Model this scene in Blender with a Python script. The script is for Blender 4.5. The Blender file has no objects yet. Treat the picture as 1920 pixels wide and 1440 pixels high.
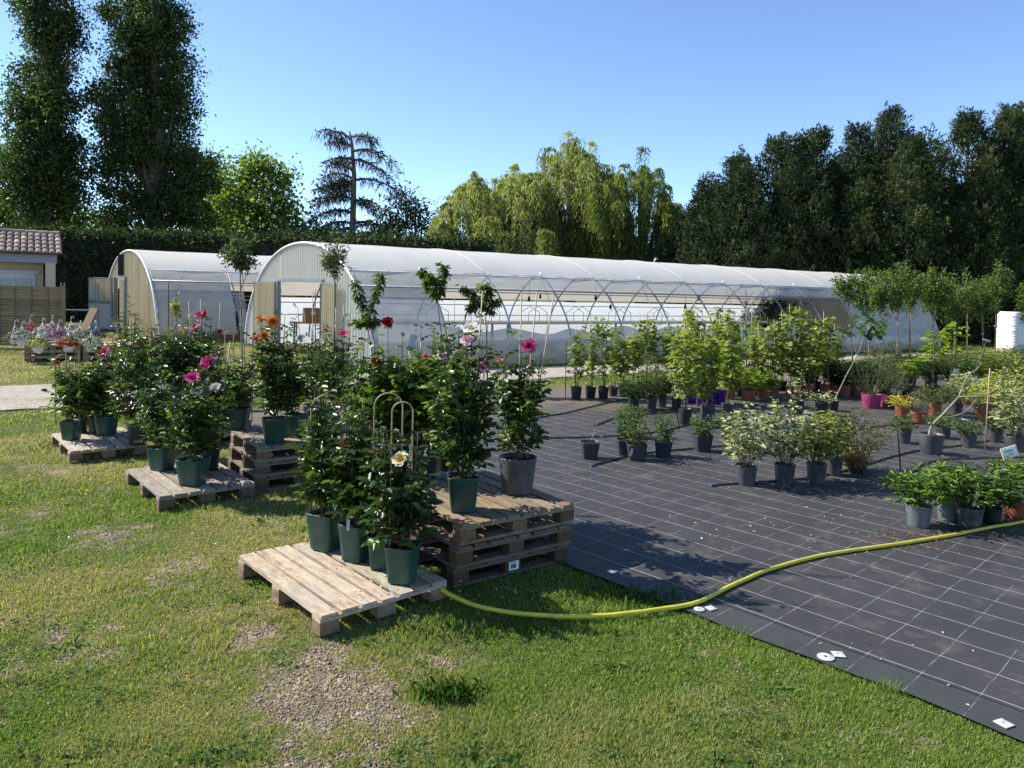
import bpy, bmesh, math, random
import numpy as np
from mathutils import Vector
PI = math.pi
C = bpy.context.scene.collection
rad = math.radians

# ------------------------------------------------------------------ camera geometry
F, H, PITCH, ROLL, SH = 1400.0, 2.0, rad(2.5), rad(1.5), 113.0
FW = np.array([0, math.cos(PITCH), -math.sin(PITCH)])
_u = np.array([0, math.sin(PITCH), math.cos(PITCH)]); _r = np.array([1.0, 0, 0])
RT = math.cos(ROLL) * _r + math.sin(ROLL) * _u
UP = -math.sin(ROLL) * _r + math.cos(ROLL) * _u
def ray(px, py): return RT * ((px - 960) / F) + UP * (-(py - 720 + SH) / F) + FW
def G(px, py, z=0.0):
    d = ray(px, py); t = (z - H) / d[2]; return np.array([d[0] * t, d[1] * t, z])
def AT(px, py, Y):
    d = ray(px, py); t = Y / d[1]; return np.array([d[0] * t, Y, H + d[2] * t])
def scale_at(Y): return Y / F            # metres per photo pixel at depth Y

# ------------------------------------------------------------------ objects
def tag(o, label=None, cat=None, group=None, kind=None):
    if label: o['label'] = label
    if cat: o['category'] = cat
    if group: o['group'] = group
    if kind: o['kind'] = kind
    return o
def thing(name, label, cat, loc=(0, 0, 0), rz=0.0, group=None):
    o = bpy.data.objects.new(name, None); C.objects.link(o)
    o.location = tuple(float(v) for v in loc); o.rotation_euler = (0, 0, rz); o.empty_display_size = 0.1
    return tag(o, label, cat, group)
def link(name, me, m, parent=None, loc=None):
    o = bpy.data.objects.new(name, me); C.objects.link(o)
    if m is not None: me.materials.append(m)
    if parent is not None: o.parent = parent
    if loc is not None: o.location = tuple(float(v) for v in loc)
    return o
def dup_tree(o, parent=None):
    c = o.copy(); C.objects.link(c)
    if parent is not None: c.parent = parent
    for ch in list(o.children): dup_tree(ch, c)
    return c

class MB:
    def __init__(s): s.v = []; s.f = []; s.c = []
    def add(s, vs, fs, col=None):
        o = len(s.v); s.v += [tuple(map(float, p)) for p in vs]
        s.f += [tuple(i + o for i in f) for f in fs]
        s.c += [col or (1, 1, 1)] * len(vs)
    def box(s, c, size, rz=0.0, col=None, jit=0.0, rng=None, ax=None):
        hx, hy, hz = size[0] / 2, size[1] / 2, size[2] / 2
        ca, sa = math.cos(rz), math.sin(rz); vs = []
        for dx, dy, dz in ((-1,-1,-1),(1,-1,-1),(1,1,-1),(-1,1,-1),(-1,-1,1),(1,-1,1),(1,1,1),(-1,1,1)):
            x, y, z = dx*hx, dy*hy, dz*hz
            if jit: x += rng.uniform(-jit, jit); y += rng.uniform(-jit, jit); z += rng.uniform(-jit, jit) * .3
            vs.append((c[0] + x*ca - y*sa, c[1] + x*sa + y*ca, c[2] + z))
        s.add(vs, [(0,3,2,1),(4,5,6,7),(0,1,5,4),(1,2,6,5),(2,3,7,6),(3,0,4,7)], col)
    def beam(s, a, b, w, h, col=None):
        a, b = Vector(a), Vector(b); d = (b - a).normalized()
        up = Vector((0, 0, 1)) if abs(d.z) < .95 else Vector((0, 1, 0))
        x = d.cross(up).normalized() * (w / 2); y = x.cross(d).normalized() * (h / 2)
        vs = [a-x-y, a+x-y, a+x+y, a-x+y, b-x-y, b+x-y, b+x+y, b-x+y]
        s.add(vs, [(0,1,2,3),(7,6,5,4),(0,4,5,1),(1,5,6,2),(2,6,7,3),(3,7,4,0)], col)
    def tube(s, pts, r, n=6, col=None, cap=True):
        pts = [Vector(p) for p in pts]; m = len(pts)
        rs = r if isinstance(r, (list, tuple)) else [r] * m
        vs, fs = [], []; prev = None
        for i, p in enumerate(pts):
            d = (pts[min(i+1, m-1)] - pts[max(i-1, 0)])
            d = d.normalized() if d.length > 1e-9 else Vector((0, 0, 1))
            if prev is None:
                up = Vector((0, 0, 1)) if abs(d.z) < .9 else Vector((1, 0, 0))
                x = d.cross(up).normalized()
            else:
                x = prev - d * prev.dot(d)
                x = x.normalized() if x.length > 1e-6 else d.orthogonal().normalized()
            prev = x; y = d.cross(x)
            for k in range(n):
                a = 2*PI*k/n; vs.append(p + x*(math.cos(a)*rs[i]) + y*(math.sin(a)*rs[i]))
        for i in range(m-1):
            for k in range(n):
                k2 = (k+1) % n; fs.append((i*n+k, i*n+k2, (i+1)*n+k2, (i+1)*n+k))
        if cap: fs.append(tuple(range(n-1, -1, -1))); fs.append(tuple((m-1)*n+k for k in range(n)))
        s.add(vs, fs, col)
    def lathe(s, prof, n=20, sq=0.0, col=None, c=(0, 0), closed_bottom=True):
        vs, fs = [], []
        for (r, z) in prof:
            for k in range(n):
                a = 2*PI*(k+.5)/n; ca, sa = math.cos(a), math.sin(a); f = 1.0
                if sq: f = 1.0 / (abs(ca)**sq + abs(sa)**sq) ** (1.0/sq)
                vs.append((c[0] + r*f*ca, c[1] + r*f*sa, z))
        for i in range(len(prof)-1):
            for k in range(n):
                k2 = (k+1) % n; fs.append((i*n+k, i*n+k2, (i+1)*n+k2, (i+1)*n+k))
        if closed_bottom: fs.append(tuple(range(n-1, -1, -1)))
        s.add(vs, fs, col)
    def build(s, name, m, parent=None, smooth=False, loc=None):
        me = bpy.data.meshes.new(name); me.from_pydata(s.v, [], s.f)
        a = me.color_attributes.new('col', 'FLOAT_COLOR', 'POINT')
        cc = np.ones((len(s.v), 4), np.float32); cc[:, :3] = np.array(s.c, np.float32).reshape(-1, 3)
        a.data.foreach_set('color', cc.ravel())
        if smooth:
            me.polygons.foreach_set('use_smooth', [len(p.vertices) <= 4 for p in me.polygons])
        me.update()
        return link(name, me, m, parent, loc)

def mesh_np(name, V, Fc, col=None, smooth=False):
    """V (n,3), Fc (m,k) uniform polygons"""
    me = bpy.data.meshes.new(name); V = np.ascontiguousarray(V, np.float32); Fc = np.ascontiguousarray(Fc, np.int32)
    me.vertices.add(len(V)); me.vertices.foreach_set('co', V.ravel())
    m, k = Fc.shape
    me.loops.add(m*k); me.loops.foreach_set('vertex_index', Fc.ravel())
    me.polygons.add(m); me.polygons.foreach_set('loop_start', np.arange(0, m*k, k, dtype=np.int32))
    if smooth: me.polygons.foreach_set('use_smooth', np.ones(m, bool))
    me.update(calc_edges=True)
    if col is not None:
        a = me.color_attributes.new('col', 'FLOAT_COLOR', 'POINT')
        cc = np.ones((len(V), 4), np.float32); cc[:, :3] = col; a.data.foreach_set('color', cc.ravel())
    return me

TEMPL = {
 'oval': (np.array([(0,0,0),(.3,.44,.11),(.72,.36,.05),(1,0,-.20),(.72,-.36,.05),(.3,-.44,.11)]), np.array([(0,1,2,3),(0,3,4,5)])),
 'dia': (np.array([(0,0,0),(.45,.5,.05),(1,0,-.06),(.45,-.5,.05)]), np.array([(0,1,2,3)])),
 'vine': (np.array([(0,0,0),(-.15,.30,.02),(.18,.56,.05),(.42,.30,.02),(.72,.40,-.02),(1,0,-.12),(.72,-.40,-.02),(.42,-.30,.02),(.18,-.56,.05),(-.15,-.30,.02)]),
          np.array([(0,1,2,3,4,5),(0,5,6,7,8,9)])),
}
def unit(a): return a / np.maximum(np.linalg.norm(a, axis=-1, keepdims=True), 1e-9)
class Leaves:
    def __init__(s): s.p=[]; s.d=[]; s.n=[]; s.l=[]; s.w=[]; s.c=[]
    def add(s, p, d, n, l, w, c):
        s.p.append(p); s.d.append(d); s.n.append(n); s.l.append(l); s.w.append(w); s.c.append(c)
    def many(s, P, D, Nn, L, W, Cc):
        s.p += list(P); s.d += list(D); s.n += list(Nn); s.l += list(L); s.w += list(W); s.c += list(Cc)
    def build(s, name, tmpl, m, parent=None, smooth=False):
        T, Fc = TEMPL[tmpl]
        P = np.array(s.p, float).reshape(-1, 3); D = unit(np.array(s.d, float).reshape(-1, 3)); Nn = np.array(s.n, float).reshape(-1, 3)
        Nn = unit(Nn - D * (Nn * D).sum(1, keepdims=True)); S = np.cross(Nn, D)
        L = np.array(s.l, float)[:, None, None]; W = np.array(s.w, float)[:, None, None]
        V = P[:, None, :] + L*T[None, :, 0:1]*D[:, None, :] + W*T[None, :, 1:2]*S[:, None, :] + L*T[None, :, 2:3]*Nn[:, None, :]
        k = len(T); n = len(P)
        FF = (Fc[None] + (np.arange(n)*k)[:, None, None]).reshape(-1, Fc.shape[1])
        col = np.repeat(np.array(s.c, float).reshape(-1, 3), k, axis=0)
        return link(name, mesh_np(name, V.reshape(-1, 3), FF, col, smooth), m, parent)

# ------------------------------------------------------------------ numpy value noise
def _h(ix, iy, seed):
    n = (ix.astype(np.int64)*374761393 + iy.astype(np.int64)*668265263 + seed*974634777) & 0x7fffffff
    n = ((n ^ (n >> 13)) * 1274126177) & 0x7fffffff
    return ((n ^ (n >> 16)) & 0xffff) / 65535.0
def vnoise(x, y, seed=0):
    x = np.asarray(x, float); y = np.asarray(y, float)
    ix, iy = np.floor(x), np.floor(y); fx, fy = x-ix, y-iy
    fx = fx*fx*(3-2*fx); fy = fy*fy*(3-2*fy)
    a = _h(ix, iy, seed); b = _h(ix+1, iy, seed); c = _h(ix, iy+1, seed); d = _h(ix+1, iy+1, seed)
    return (a*(1-fx)+b*fx)*(1-fy) + (c*(1-fx)+d*fx)*fy
def fbm(x, y, seed=0, o=4):
    t = 0; a = .5; s = 0
    for i in range(o):
        t = t + a*vnoise(x*2**i, y*2**i, seed+i*17); s += a; a *= .55
    return t/s

# ------------------------------------------------------------------ materials
def nmat(name):
    m = bpy.data.materials.new(name); m.use_nodes = True; nt = m.node_tree
    for n in list(nt.nodes): nt.nodes.remove(n)
    return m, nt
def nd(nt, t, **kw):
    n = nt.nodes.new(t)
    for k, v in kw.items():
        if hasattr(n, k): setattr(n, k, v)
    return n
def setin(nt, n, key, v):
    s = n.inputs[key]
    if isinstance(v, bpy.types.NodeSocket): nt.links.new(v, s)
    elif hasattr(s.default_value, '__len__') and hasattr(v, '__len__') and len(s.default_value) == 4 and len(v) == 3: s.default_value = (*v, 1)
    else: s.default_value = v
def math_(nt, op, a, b=None, c=None):
    n = nd(nt, 'ShaderNodeMath'); n.operation = op; setin(nt, n, 0, a)
    if b is not None: setin(nt, n, 1, b)
    if c is not None: setin(nt, n, 2, c)
    return n.outputs[0]
def mixc(nt, f, a, b, mode='MIX'):
    n = nd(nt, 'ShaderNodeMix'); n.data_type = 'RGBA'; n.blend_type = mode
    setin(nt, n, 0, f); setin(nt, n, 6, a); setin(nt, n, 7, b); return n.outputs[2]
def noise(nt, vec, scale, detail=4, rough=.6):
    n = nd(nt, 'ShaderNodeTexNoise'); n.inputs['Scale'].default_value = scale; n.inputs['Detail'].default_value = detail
    n.inputs['Roughness'].default_value = rough
    if vec is not None: nt.links.new(vec, n.inputs['Vector'])
    return n.outputs['Fac']
def ramp(nt, f, lo, hi):
    n = nd(nt, 'ShaderNodeMapRange'); n.clamp = True; setin(nt, n, 0, f); n.inputs[1].default_value = lo; n.inputs[2].default_value = hi; return n.outputs[0]
def coords(nt, scale=(1, 1, 1), out='Object'):
    t = nd(nt, 'ShaderNodeTexCoord'); mp = nd(nt, 'ShaderNodeMapping'); nt.links.new(t.outputs[out], mp.inputs[0]); mp.inputs['Scale'].default_value = scale
    return mp.outputs[0]
def attr(nt, name='col'):
    a = nd(nt, 'ShaderNodeAttribute'); a.attribute_name = name; return a.outputs['Color']
def bsdf(nt, col, rough=.6, spec=.4, metal=0.0, bump=None, bstr=.3, bdist=.01):
    p = nd(nt, 'ShaderNodeBsdfPrincipled'); setin(nt, p, 'Base Color', col); setin(nt, p, 'Roughness', rough)
    p.inputs['Specular IOR Level'].default_value = spec; p.inputs['Metallic'].default_value = metal
    if bump is not None:
        b = nd(nt, 'ShaderNodeBump'); b.inputs['Strength'].default_value = bstr; b.inputs['Distance'].default_value = bdist
        nt.links.new(bump, b.inputs['Height']); nt.links.new(b.outputs[0], p.inputs['Normal'])
    return p.outputs[0]
def out(nt, sh):
    o = nd(nt, 'ShaderNodeOutputMaterial'); nt.links.new(sh, o.inputs['Surface'])
def pm(name, c1, c2=None, scale=6.0, rough=.6, spec=.35, metal=0.0, bump=.2, bscale=40.0, stretch=(1, 1, 1), lo=.35, hi=.65, usecol=False, bdist=.004):
    m, nt = nmat(name); v = coords(nt, stretch); c2 = c2 or tuple(x*.75 for x in c1)
    f = ramp(nt, noise(nt, v, scale), lo, hi); col = mixc(nt, f, c1, c2)
    if name == 'wood': col = mixc(nt, math_(nt, 'MULTIPLY', ramp(nt, noise(nt, coords(nt, (3, .8, 3)), 7, 6, .75), .46, .66), .75), col, (.10, .08, .065)); col = mixc(nt, math_(nt, 'MULTIPLY', ramp(nt, noise(nt, coords(nt, (1.3, 1.3, 1.3)), 2.4, 4), .45, .65), .6), col, (.33, .31, .28))
    if usecol: col = mixc(nt, 1.0, col, attr(nt), 'MULTIPLY')
    out(nt, bsdf(nt, col, rough, spec, metal, noise(nt, v, bscale, 3), bump, bdist)); return m
def leafmat(name, rough=.4, trans=.35, spec=.5, tint=(1.5, 1.7, .7)):
    m, nt = nmat(name); col = attr(nt)
    p = bsdf(nt, col, rough, spec)
    t = nd(nt, 'ShaderNodeBsdfTranslucent'); nt.links.new(mixc(nt, 1.0, col, tint, 'MULTIPLY'), t.inputs[0])
    mx = nd(nt, 'ShaderNodeMixShader'); mx.inputs[0].default_value = trans
    nt.links.new(p, mx.inputs[1]); nt.links.new(t.outputs[0], mx.inputs[2]); out(nt, mx.outputs[0]); return m
def film(name, col, trans=.4, clear=.1, rough=.35, wr=3.0, wstr=.5, stretch=(1, 1, 1), dirt=(.5, .47, .4), dirtamt=.35, spec=.5):
    m, nt = nmat(name); v = coords(nt, stretch)
    d = ramp(nt, noise(nt, v, 1.2, 6, .7), .45, .8)
    if name == 'film_side':
        sz = nd(nt, 'ShaderNodeSeparateXYZ'); nt.links.new(coords(nt), sz.inputs[0]); d = math_(nt, 'MINIMUM', math_(nt, 'ADD', d, math_(nt, 'MULTIPLY', ramp(nt, math_(nt, 'ADD', sz.outputs[2], noise(nt, v, 3, 4)), 1.15, .45), .7)), 1.0)
    cc = mixc(nt, math_(nt, 'MULTIPLY', d, dirtamt), col, dirt)
    bmp = nd(nt, 'ShaderNodeBump'); bmp.inputs['Strength'].default_value = wstr; bmp.inputs['Distance'].default_value = .05
    nt.links.new(noise(nt, v, wr, 5, .55), bmp.inputs['Height'])
    p = nd(nt, 'ShaderNodeBsdfPrincipled'); nt.links.new(cc, p.inputs['Base Color']); p.inputs['Roughness'].default_value = rough
    p.inputs['Specular IOR Level'].default_value = spec; nt.links.new(bmp.outputs[0], p.inputs['Normal'])
    t = nd(nt, 'ShaderNodeBsdfTranslucent'); nt.links.new(cc, t.inputs[0]); nt.links.new(bmp.outputs[0], t.inputs['Normal'])
    a = nd(nt, 'ShaderNodeMixShader'); a.inputs[0].default_value = trans; nt.links.new(p.outputs[0], a.inputs[1]); nt.links.new(t.outputs[0], a.inputs[2])
    r = a.outputs[0]
    if clear:
        tr = nd(nt, 'ShaderNodeBsdfTransparent'); b = nd(nt, 'ShaderNodeMixShader'); b.inputs[0].default_value = clear
        nt.links.new(r, b.inputs[1]); nt.links.new(tr.outputs[0], b.inputs[2]); r = b.outputs[0]
    out(nt, r); return m

M = {}
M['rose_leaf'] = leafmat('rose_leaf', .36, .26, .42)
M['soft_leaf'] = leafmat('soft_leaf', .5, .42, .35)
M['tree_leaf'] = leafmat('tree_leaf', .5, .38, .35)
M['conifer'] = leafmat('conifer', .65, .12, .2)
M['grass'] = leafmat('grass', .55, .42, .2, (1.4, 1.5, .6))
M['petal'] = leafmat('petal', .6, .3, .15, (1.1, .9, .9))
M['stem'] = pm('stem', (.07, .10, .03), (.10, .07, .04), 20, .6)
M['bark'] = pm('bark', (.10, .08, .06), (.17, .14, .11), 12, .85, .2, bump=.6, bscale=25, stretch=(1, 1, .3), bdist=.02)
M['pale_bark'] = pm('pale_bark', (.30, .26, .20), (.20, .17, .13), 14, .8, .2)
M['bamboo'] = pm('bamboo', (.42, .32, .17), (.30, .22, .12), 9, .5)
M['green_plastic'] = pm('green_plastic', (.008, .060, .044), (.034, .082, .064), 7, .38, .5, bump=.08, bscale=12)
M['grey_plastic'] = pm('grey_plastic', (.045, .05, .058), (.10, .10, .10), 6, .42, .45, bump=.08, bscale=14)
M['black_plastic'] = pm('black_plastic', (.016, .018, .02), (.035, .036, .036), 10, .45, .4, bump=.08, bscale=14)
M['pale_grey_plastic'] = pm('pale_grey_plastic', (.10, .12, .125), (.14, .16, .165), 8, .45, .4, bump=.08, bscale=14)
M['terracotta'] = pm('terracotta', (.26, .08, .045), (.23, .10, .065), 7, .6, .3, bump=.1)
M['purple_plastic'] = pm('purple_plastic', (.09, .015, .22), (.07, .012, .18), 9, .4)
M['pink_plastic'] = pm('pink_plastic', (.34, .05, .15), (.29, .045, .13), 9, .4)
M['white_plastic'] = pm('white_plastic', (.72, .72, .70), (.62, .62, .60), 9, .4)
M['soil'] = pm('soil', (.022, .015, .010), (.06, .04, .026), 40, .95, .1, bump=1.0, bscale=60, bdist=.02)
M['wood'] = pm('wood', (.47, .40, .31), (.26, .21, .155), 5, .8, .2, bump=.6, bscale=16, stretch=(14, 1.2, 14), lo=.35, hi=.8, usecol=True)
M['fence_wood'] = pm('fence_wood', (.30, .22, .12), (.20, .145, .08), 6, .8, .2, bump=.5, bscale=14, stretch=(1.2, 10, 14), usecol=True)
M['hose_yellow'] = pm('hose_yellow', (.66, .56, .045), (.52, .44, .05), 8, .42, .4, bump=.1)
M['pipe_black'] = pm('pipe_black', (.014, .014, .016), (.03, .03, .03), 12, .5, .4, bump=.1)
M['steel'] = pm('steel', (.34, .36, .38), (.24, .25, .26), 10, .45, .5, .5, bump=.05)
M['white_metal'] = pm('white_metal', (.75, .76, .76), (.62, .63, .63), 8, .45)
M['grey_frame'] = pm('grey_frame', (.20, .23, .25), (.14, .16, .17), 6, .5, .4)
M['paper'] = pm('paper', (.80, .80, .78), (.74, .74, .72), 5, .6, .2, bump=.02)
M['ink'] = pm('ink', (.02, .02, .03), (.03, .03, .04), 5, .7, .1, bump=.0)
M['card'] = pm('card', (.30, .19, .10), (.25, .16, .085), 6, .8, .15)
M['tag_white'] = pm('tag_white', (.58, .59, .58), (.36, .37, .36), 16, .5)
M['red_tag'] = pm('red_tag', (.55, .07, .04), (.45, .06, .035), 6, .5)
M['film_roof'] = film('film_roof', (.75, .715, .64), .25, 0, .45, 1.5, .22, (1, 1, 1), (.50, .49, .44), .35, .35)
M['film_side'] = film('film_side', (.66, .64, .59), .42, .16, .24, 1.6, 1.0, (1, 1, 2.2), (.34, .31, .25), .75)
M['film_clear'] = film('film_clear', (.70, .73, .76), .45, .50, .2, 2.5, .5, (1, 1, 1), (.5, .5, .46), .3)
M['film_far'] = film('film_far', (.58, .62, .68), .55, .03, .35, 1.3, .9, (1, 1, 1), (.55, .55, .55), .25)
M['clad_white'] = film('clad_white', (.70, .69, .63), .4, .08, .35, 8, .1, (5, 5, .25), (.52, .46, .32), .45)
M['clad_yellow'] = film('clad_yellow', (.64, .56, .38), .4, .02, .35, 8, .1, (6, 6, .12), (.30, .22, .10), .9)
M['dark'] = pm('dark', (.02, .02, .022), (.03, .03, .03), 5, .8, .2)

# ================================================================== SETTING: ground, path, ground cover
E0 = np.array([0.51, 5.35]); AZE = rad(136.5)
e_ = np.array([math.sin(AZE), math.cos(AZE)]); q_ = np.array([-e_[1], e_[0]])     # along the sheet edge / into the sheet
AZP = rad(55.0); p_ = np.array([math.sin(AZP), math.cos(AZP)]); pn = np.array([-p_[1], p_[0]])   # along / across the gravel path (pn points away)
FARP = G(1060, 727)[:2]
PATH_NEAR = G(1060, 707)[:2]; PATH_FAR = G(1060, 687)[:2]
pathL_near = G(40, 768)[:2]; pathL_far = G(40, 722)[:2]
def uv(x, y):
    dx, dy = x - E0[0], y - E0[1]; return dx*e_[0] + dy*e_[1], dx*q_[0] + dy*q_[1]
def side(a, b, x, y): return (b[0]-a[0])*(y-a[1]) - (b[1]-a[1])*(x-a[0])         # >0 : on the far side of line a->b
def in_fabric(x, y):
    u, v = uv(x, y); d = (x-FARP[0])*pn[0] + (y-FARP[1])*pn[1]
    return (v > -.01 + .03*vnoise(u*3, u*0, 5)) & (d < 0)
def in_path(x, y, m=0.0):
    n = (fbm(x*1.3, y*1.3, 31, 3)-.5)*.9
    a = side(pathL_near, PATH_NEAR, x, y)/np.linalg.norm(PATH_NEAR-pathL_near)
    b = side(pathL_far, PATH_FAR, x, y)/np.linalg.norm(PATH_FAR-pathL_far)
    return (a + n > m) & (b + n < -m)
BARE = [(640,1360,200,140,1.9),(560,1285,115,80,1.6),(800,1245,90,32,1.2),(720,1300,150,55,1.15),(930,1290,150,42,.55),(1020,1325,70,22,.6),
        (50,1165,130,55,.6),(220,1000,120,35,.7),(30,1003,70,18,.7),(330,1075,80,42,.55),(470,1190,80,38,.6),(360,1285,60,22,.6),
        (250,1230,90,32,.45),(30,1335,60,28,.65),(520,1130,55,35,.7),(600,1440,200,70,1.9),(60,880,120,14,.5),(150,1080,90,25,.4)]
_be = []
for (px, py, rx, ry, s) in BARE:
    c = G(px, py); _be.append((c[0], c[1], rx*scale_at(c[1]), abs(G(px, py-ry)[1]-G(px, min(py+ry, 1500))[1])/2, s))
def bare(x, y):
    n = fbm(x*2.2, y*2.2, 3, 4); n2 = fbm(x*7, y*7, 9, 3); b = np.zeros_like(x, float)
    for (cx, cy, rx, ry, s) in _be:
        d = ((x-cx)/rx)**2 + ((y-cy)/ry)**2
        b = np.maximum(b, s*np.clip(1.25-d, 0, 1))
    n3 = fbm(x*16, y*16, 19, 2)
    b = b*.62 + (n-.5)*1.7 + (n2-.5)*1.2 + (n3-.5)*.9 + .07*np.clip(-x+.3, 0, 2)/2
    return np.clip((b-.33)/.65, 0, 1)
def dry(x, y):
    return np.clip((fbm(x*.9, y*.9, 77, 4)-.42)*3.2 + .25*np.clip(-x-.2, -1.2, 1.2) + .10*np.clip(y-8, 0, 6)/3, 0, 1)

xs = np.concatenate([-9-np.cumsum(np.geomspace(.06, 60, 40))[::-1], np.arange(-9, 5, .055), 5+np.cumsum(np.geomspace(.06, 60, 40))])
ys = np.concatenate([2.2-np.cumsum(np.geomspace(.08, 40, 20))[::-1], np.arange(2.2, 16, .055), 16+np.cumsum(np.geomspace(.07, 60, 42))])
X, Y = np.meshgrid(xs, ys); 
bm_ = bare(X, Y); dm_ = dry(X, Y)
Zg = -.008 - .022*fbm(X*1.5, Y*1.5, 12, 3) * (np.abs(X) < 60)
V = np.stack([X, Y, Zg], -1).reshape(-1, 3)
nx, ny = len(xs), len(ys)
ii = (np.arange(ny-1)[:, None]*nx + np.arange(nx-1)[None]).reshape(-1)
FQ = np.stack([ii, ii+1, ii+nx+1, ii+nx], -1)
colg = np.stack([bm_.ravel(), dm_.ravel(), np.zeros(bm_.size)], -1)
m, nt = nmat('lawn_ground'); v = coords(nt); a = attr(nt)
sp = nd(nt, 'ShaderNodeSeparateColor'); nt.links.new(a, sp.inputs[0])
vor = nd(nt, 'ShaderNodeTexVoronoi'); vor.inputs['Scale'].default_value = 55; nt.links.new(v, vor.inputs['Vector'])
sv = nd(nt, 'ShaderNodeSeparateColor'); nt.links.new(vor.outputs['Color'], sv.inputs[0])
grav = mixc(nt, sv.outputs[0], (.15, .112, .078), (.38, .315, .235)); grav = mixc(nt, ramp(nt, noise(nt, v, 5), .45, .7), grav, (.15, .11, .08))
gr = mixc(nt, noise(nt, v, 60, 3), (.035, .055, .012), (.075, .10, .028)); dr = mixc(nt, noise(nt, v, 70, 3), (.14, .115, .055), (.24, .20, .10))
gg = mixc(nt, sp.outputs[1], gr, dr); cc = mixc(nt, sp.outputs[0], gg, grav)
hgt = math_(nt, 'ADD', math_(nt, 'MULTIPLY', vor.outputs['Distance'], -.8), noise(nt, v, 45, 4))
out(nt, bsdf(nt, cc, .95, .1, 0, hgt, .9, .012)); 
tag(link('ground', mesh_np('ground', V, FQ, colg, True), m), kind='structure')

# gravel path: a strip parallel to the greenhouses
m, nt = nmat('path_gravel'); v = coords(nt)
vor = nd(nt, 'ShaderNodeTexVoronoi'); vor.inputs['Scale'].default_value = 38; nt.links.new(v, vor.inputs['Vector'])
sv = nd(nt, 'ShaderNodeSeparateColor'); nt.links.new(vor.outputs['Color'], sv.inputs[0])
cc = mixc(nt, sv.outputs[0], (.24, .215, .18), (.46, .42, .36)); cc = mixc(nt, ramp(nt, noise(nt, v, 1.6, 5), .5, .75), cc, (.26, .23, .16))
out(nt, bsdf(nt, cc, .95, .1, 0, math_(nt, 'MULTIPLY', vor.outputs['Distance'], -1.0), .8, .012))
na, nb = pathL_near, PATH_NEAR; fa, fb = pathL_far, PATH_FAR
t = np.linspace(-.6, 5.0, 260)[:, None]
nearL = na + (nb-na)*t; farL = fa + (fb-fa)*t
def edge_j(L, s, seed):
    n = (fbm(L[:, 0]*1.6, L[:, 1]*1.6, seed, 4)-.5)*.55; return L + pn*n[:, None]*s
nearL = edge_j(nearL, 1, 4); farL = edge_j(farL, 1, 8)
V = np.zeros((520, 3)); V[:260, :2] = nearL; V[260:, :2] = farL
FQ = np.array([(i, i+1, 261+i, 260+i) for i in range(259)])
tag(link('gravel_path', mesh_np('gravel_path', V, FQ), m), kind='structure')

# woven ground-cover sheet, local x along its edge, local y into the sheet
m, nt = nmat('woven_sheet'); v = coords(nt); s3 = nd(nt, 'ShaderNodeSeparateXYZ'); nt.links.new(v, s3.inputs[0]); sx, sy = s3.outputs[0], s3.outputs[1]
wob = math_(nt, 'MULTIPLY', math_(nt, 'SUBTRACT', noise(nt, v, .9, 3), .5), .05)
def lines(coord, pitch, off, width, wobble):
    c_ = math_(nt, 'ADD', math_(nt, 'ADD', coord, off), wobble)
    f = math_(nt, 'FRACT', math_(nt, 'DIVIDE', c_, pitch)); f = math_(nt, 'ABSOLUTE', math_(nt, 'SUBTRACT', f, .5))
    return math_(nt, 'GREATER_THAN', f, .5 - width/2/pitch)
l1 = lines(sy, .288, -.30+.288*.0, .0047, wob); l2 = lines(sx, .278, 0, .0046, wob)
inb = math_(nt, 'GREATER_THAN', sy, .27)
l1 = math_(nt, 'MULTIPLY', math_(nt, 'MULTIPLY', l1, inb), ramp(nt, noise(nt, v, 9, 2), .25, .42))
l2 = math_(nt, 'MULTIPLY', l2, ramp(nt, noise(nt, v, 6, 2), .38, .6))
wv = nd(nt, 'ShaderNodeTexWave'); wv.inputs['Scale'].default_value = 60; nt.links.new(v, wv.inputs['Vector'])
base = mixc(nt, ramp(nt, noise(nt, v, 1.3, 5), .3, .75), (.036, .0352, .0345), (.058, .0565, .054))
base = mixc(nt, math_(nt, 'MULTIPLY', noise(nt, v, 160, 2), .5), base, (.03, .032, .036))
base = mixc(nt, math_(nt, 'MULTIPLY', ramp(nt, noise(nt, v, 3.2, 7, .75), .52, .78), .75), base, (.13, .122, .105))      # dried dust
dirtm = nd(nt, 'ShaderNodeAttribute'); dirtm.attribute_name = 'col'; dsp = nd(nt, 'ShaderNodeSeparateColor'); nt.links.new(dirtm.outputs['Color'], dsp.inputs[0])
dd = ramp(nt, math_(nt, 'ADD', math_(nt, 'MULTIPLY', dsp.outputs[0], .55), math_(nt, 'SUBTRACT', noise(nt, v, 1.7, 7, .7), .1)), .55, .85)
soilc = mixc(nt, noise(nt, v, 30, 4), (.085, .065, .045), (.20, .165, .12))
edgec = mixc(nt, noise(nt, v, 4, 5), (.030, .034, .033), (.060, .064, .060))
base = mixc(nt, inb, edgec, base)
base = mixc(nt, math_(nt, 'MULTIPLY', l2, .75), base, (.27, .27, .28)); base = mixc(nt, l1, base, (.40, .40, .40))
base = mixc(nt, math_(nt, 'MULTIPLY', dd, .9), base, soilc)
seam = math_(nt, 'LESS_THAN', math_(nt, 'ABSOLUTE', math_(nt, 'SUBTRACT', math_(nt, 'ADD', sy, wob), .262)), .006)
base = mixc(nt, seam, base, (.008, .008, .009))
hgt = math_(nt, 'ADD', math_(nt, 'ADD', noise(nt, v, 1.1, 3), math_(nt, 'MULTIPLY', noise(nt, v, 5, 3), .18)), math_(nt, 'MULTIPLY', noise(nt, v, 220, 2), .02))
out(nt, bsdf(nt, base, .68, .28, 0, hgt, .55, .07))
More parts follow.
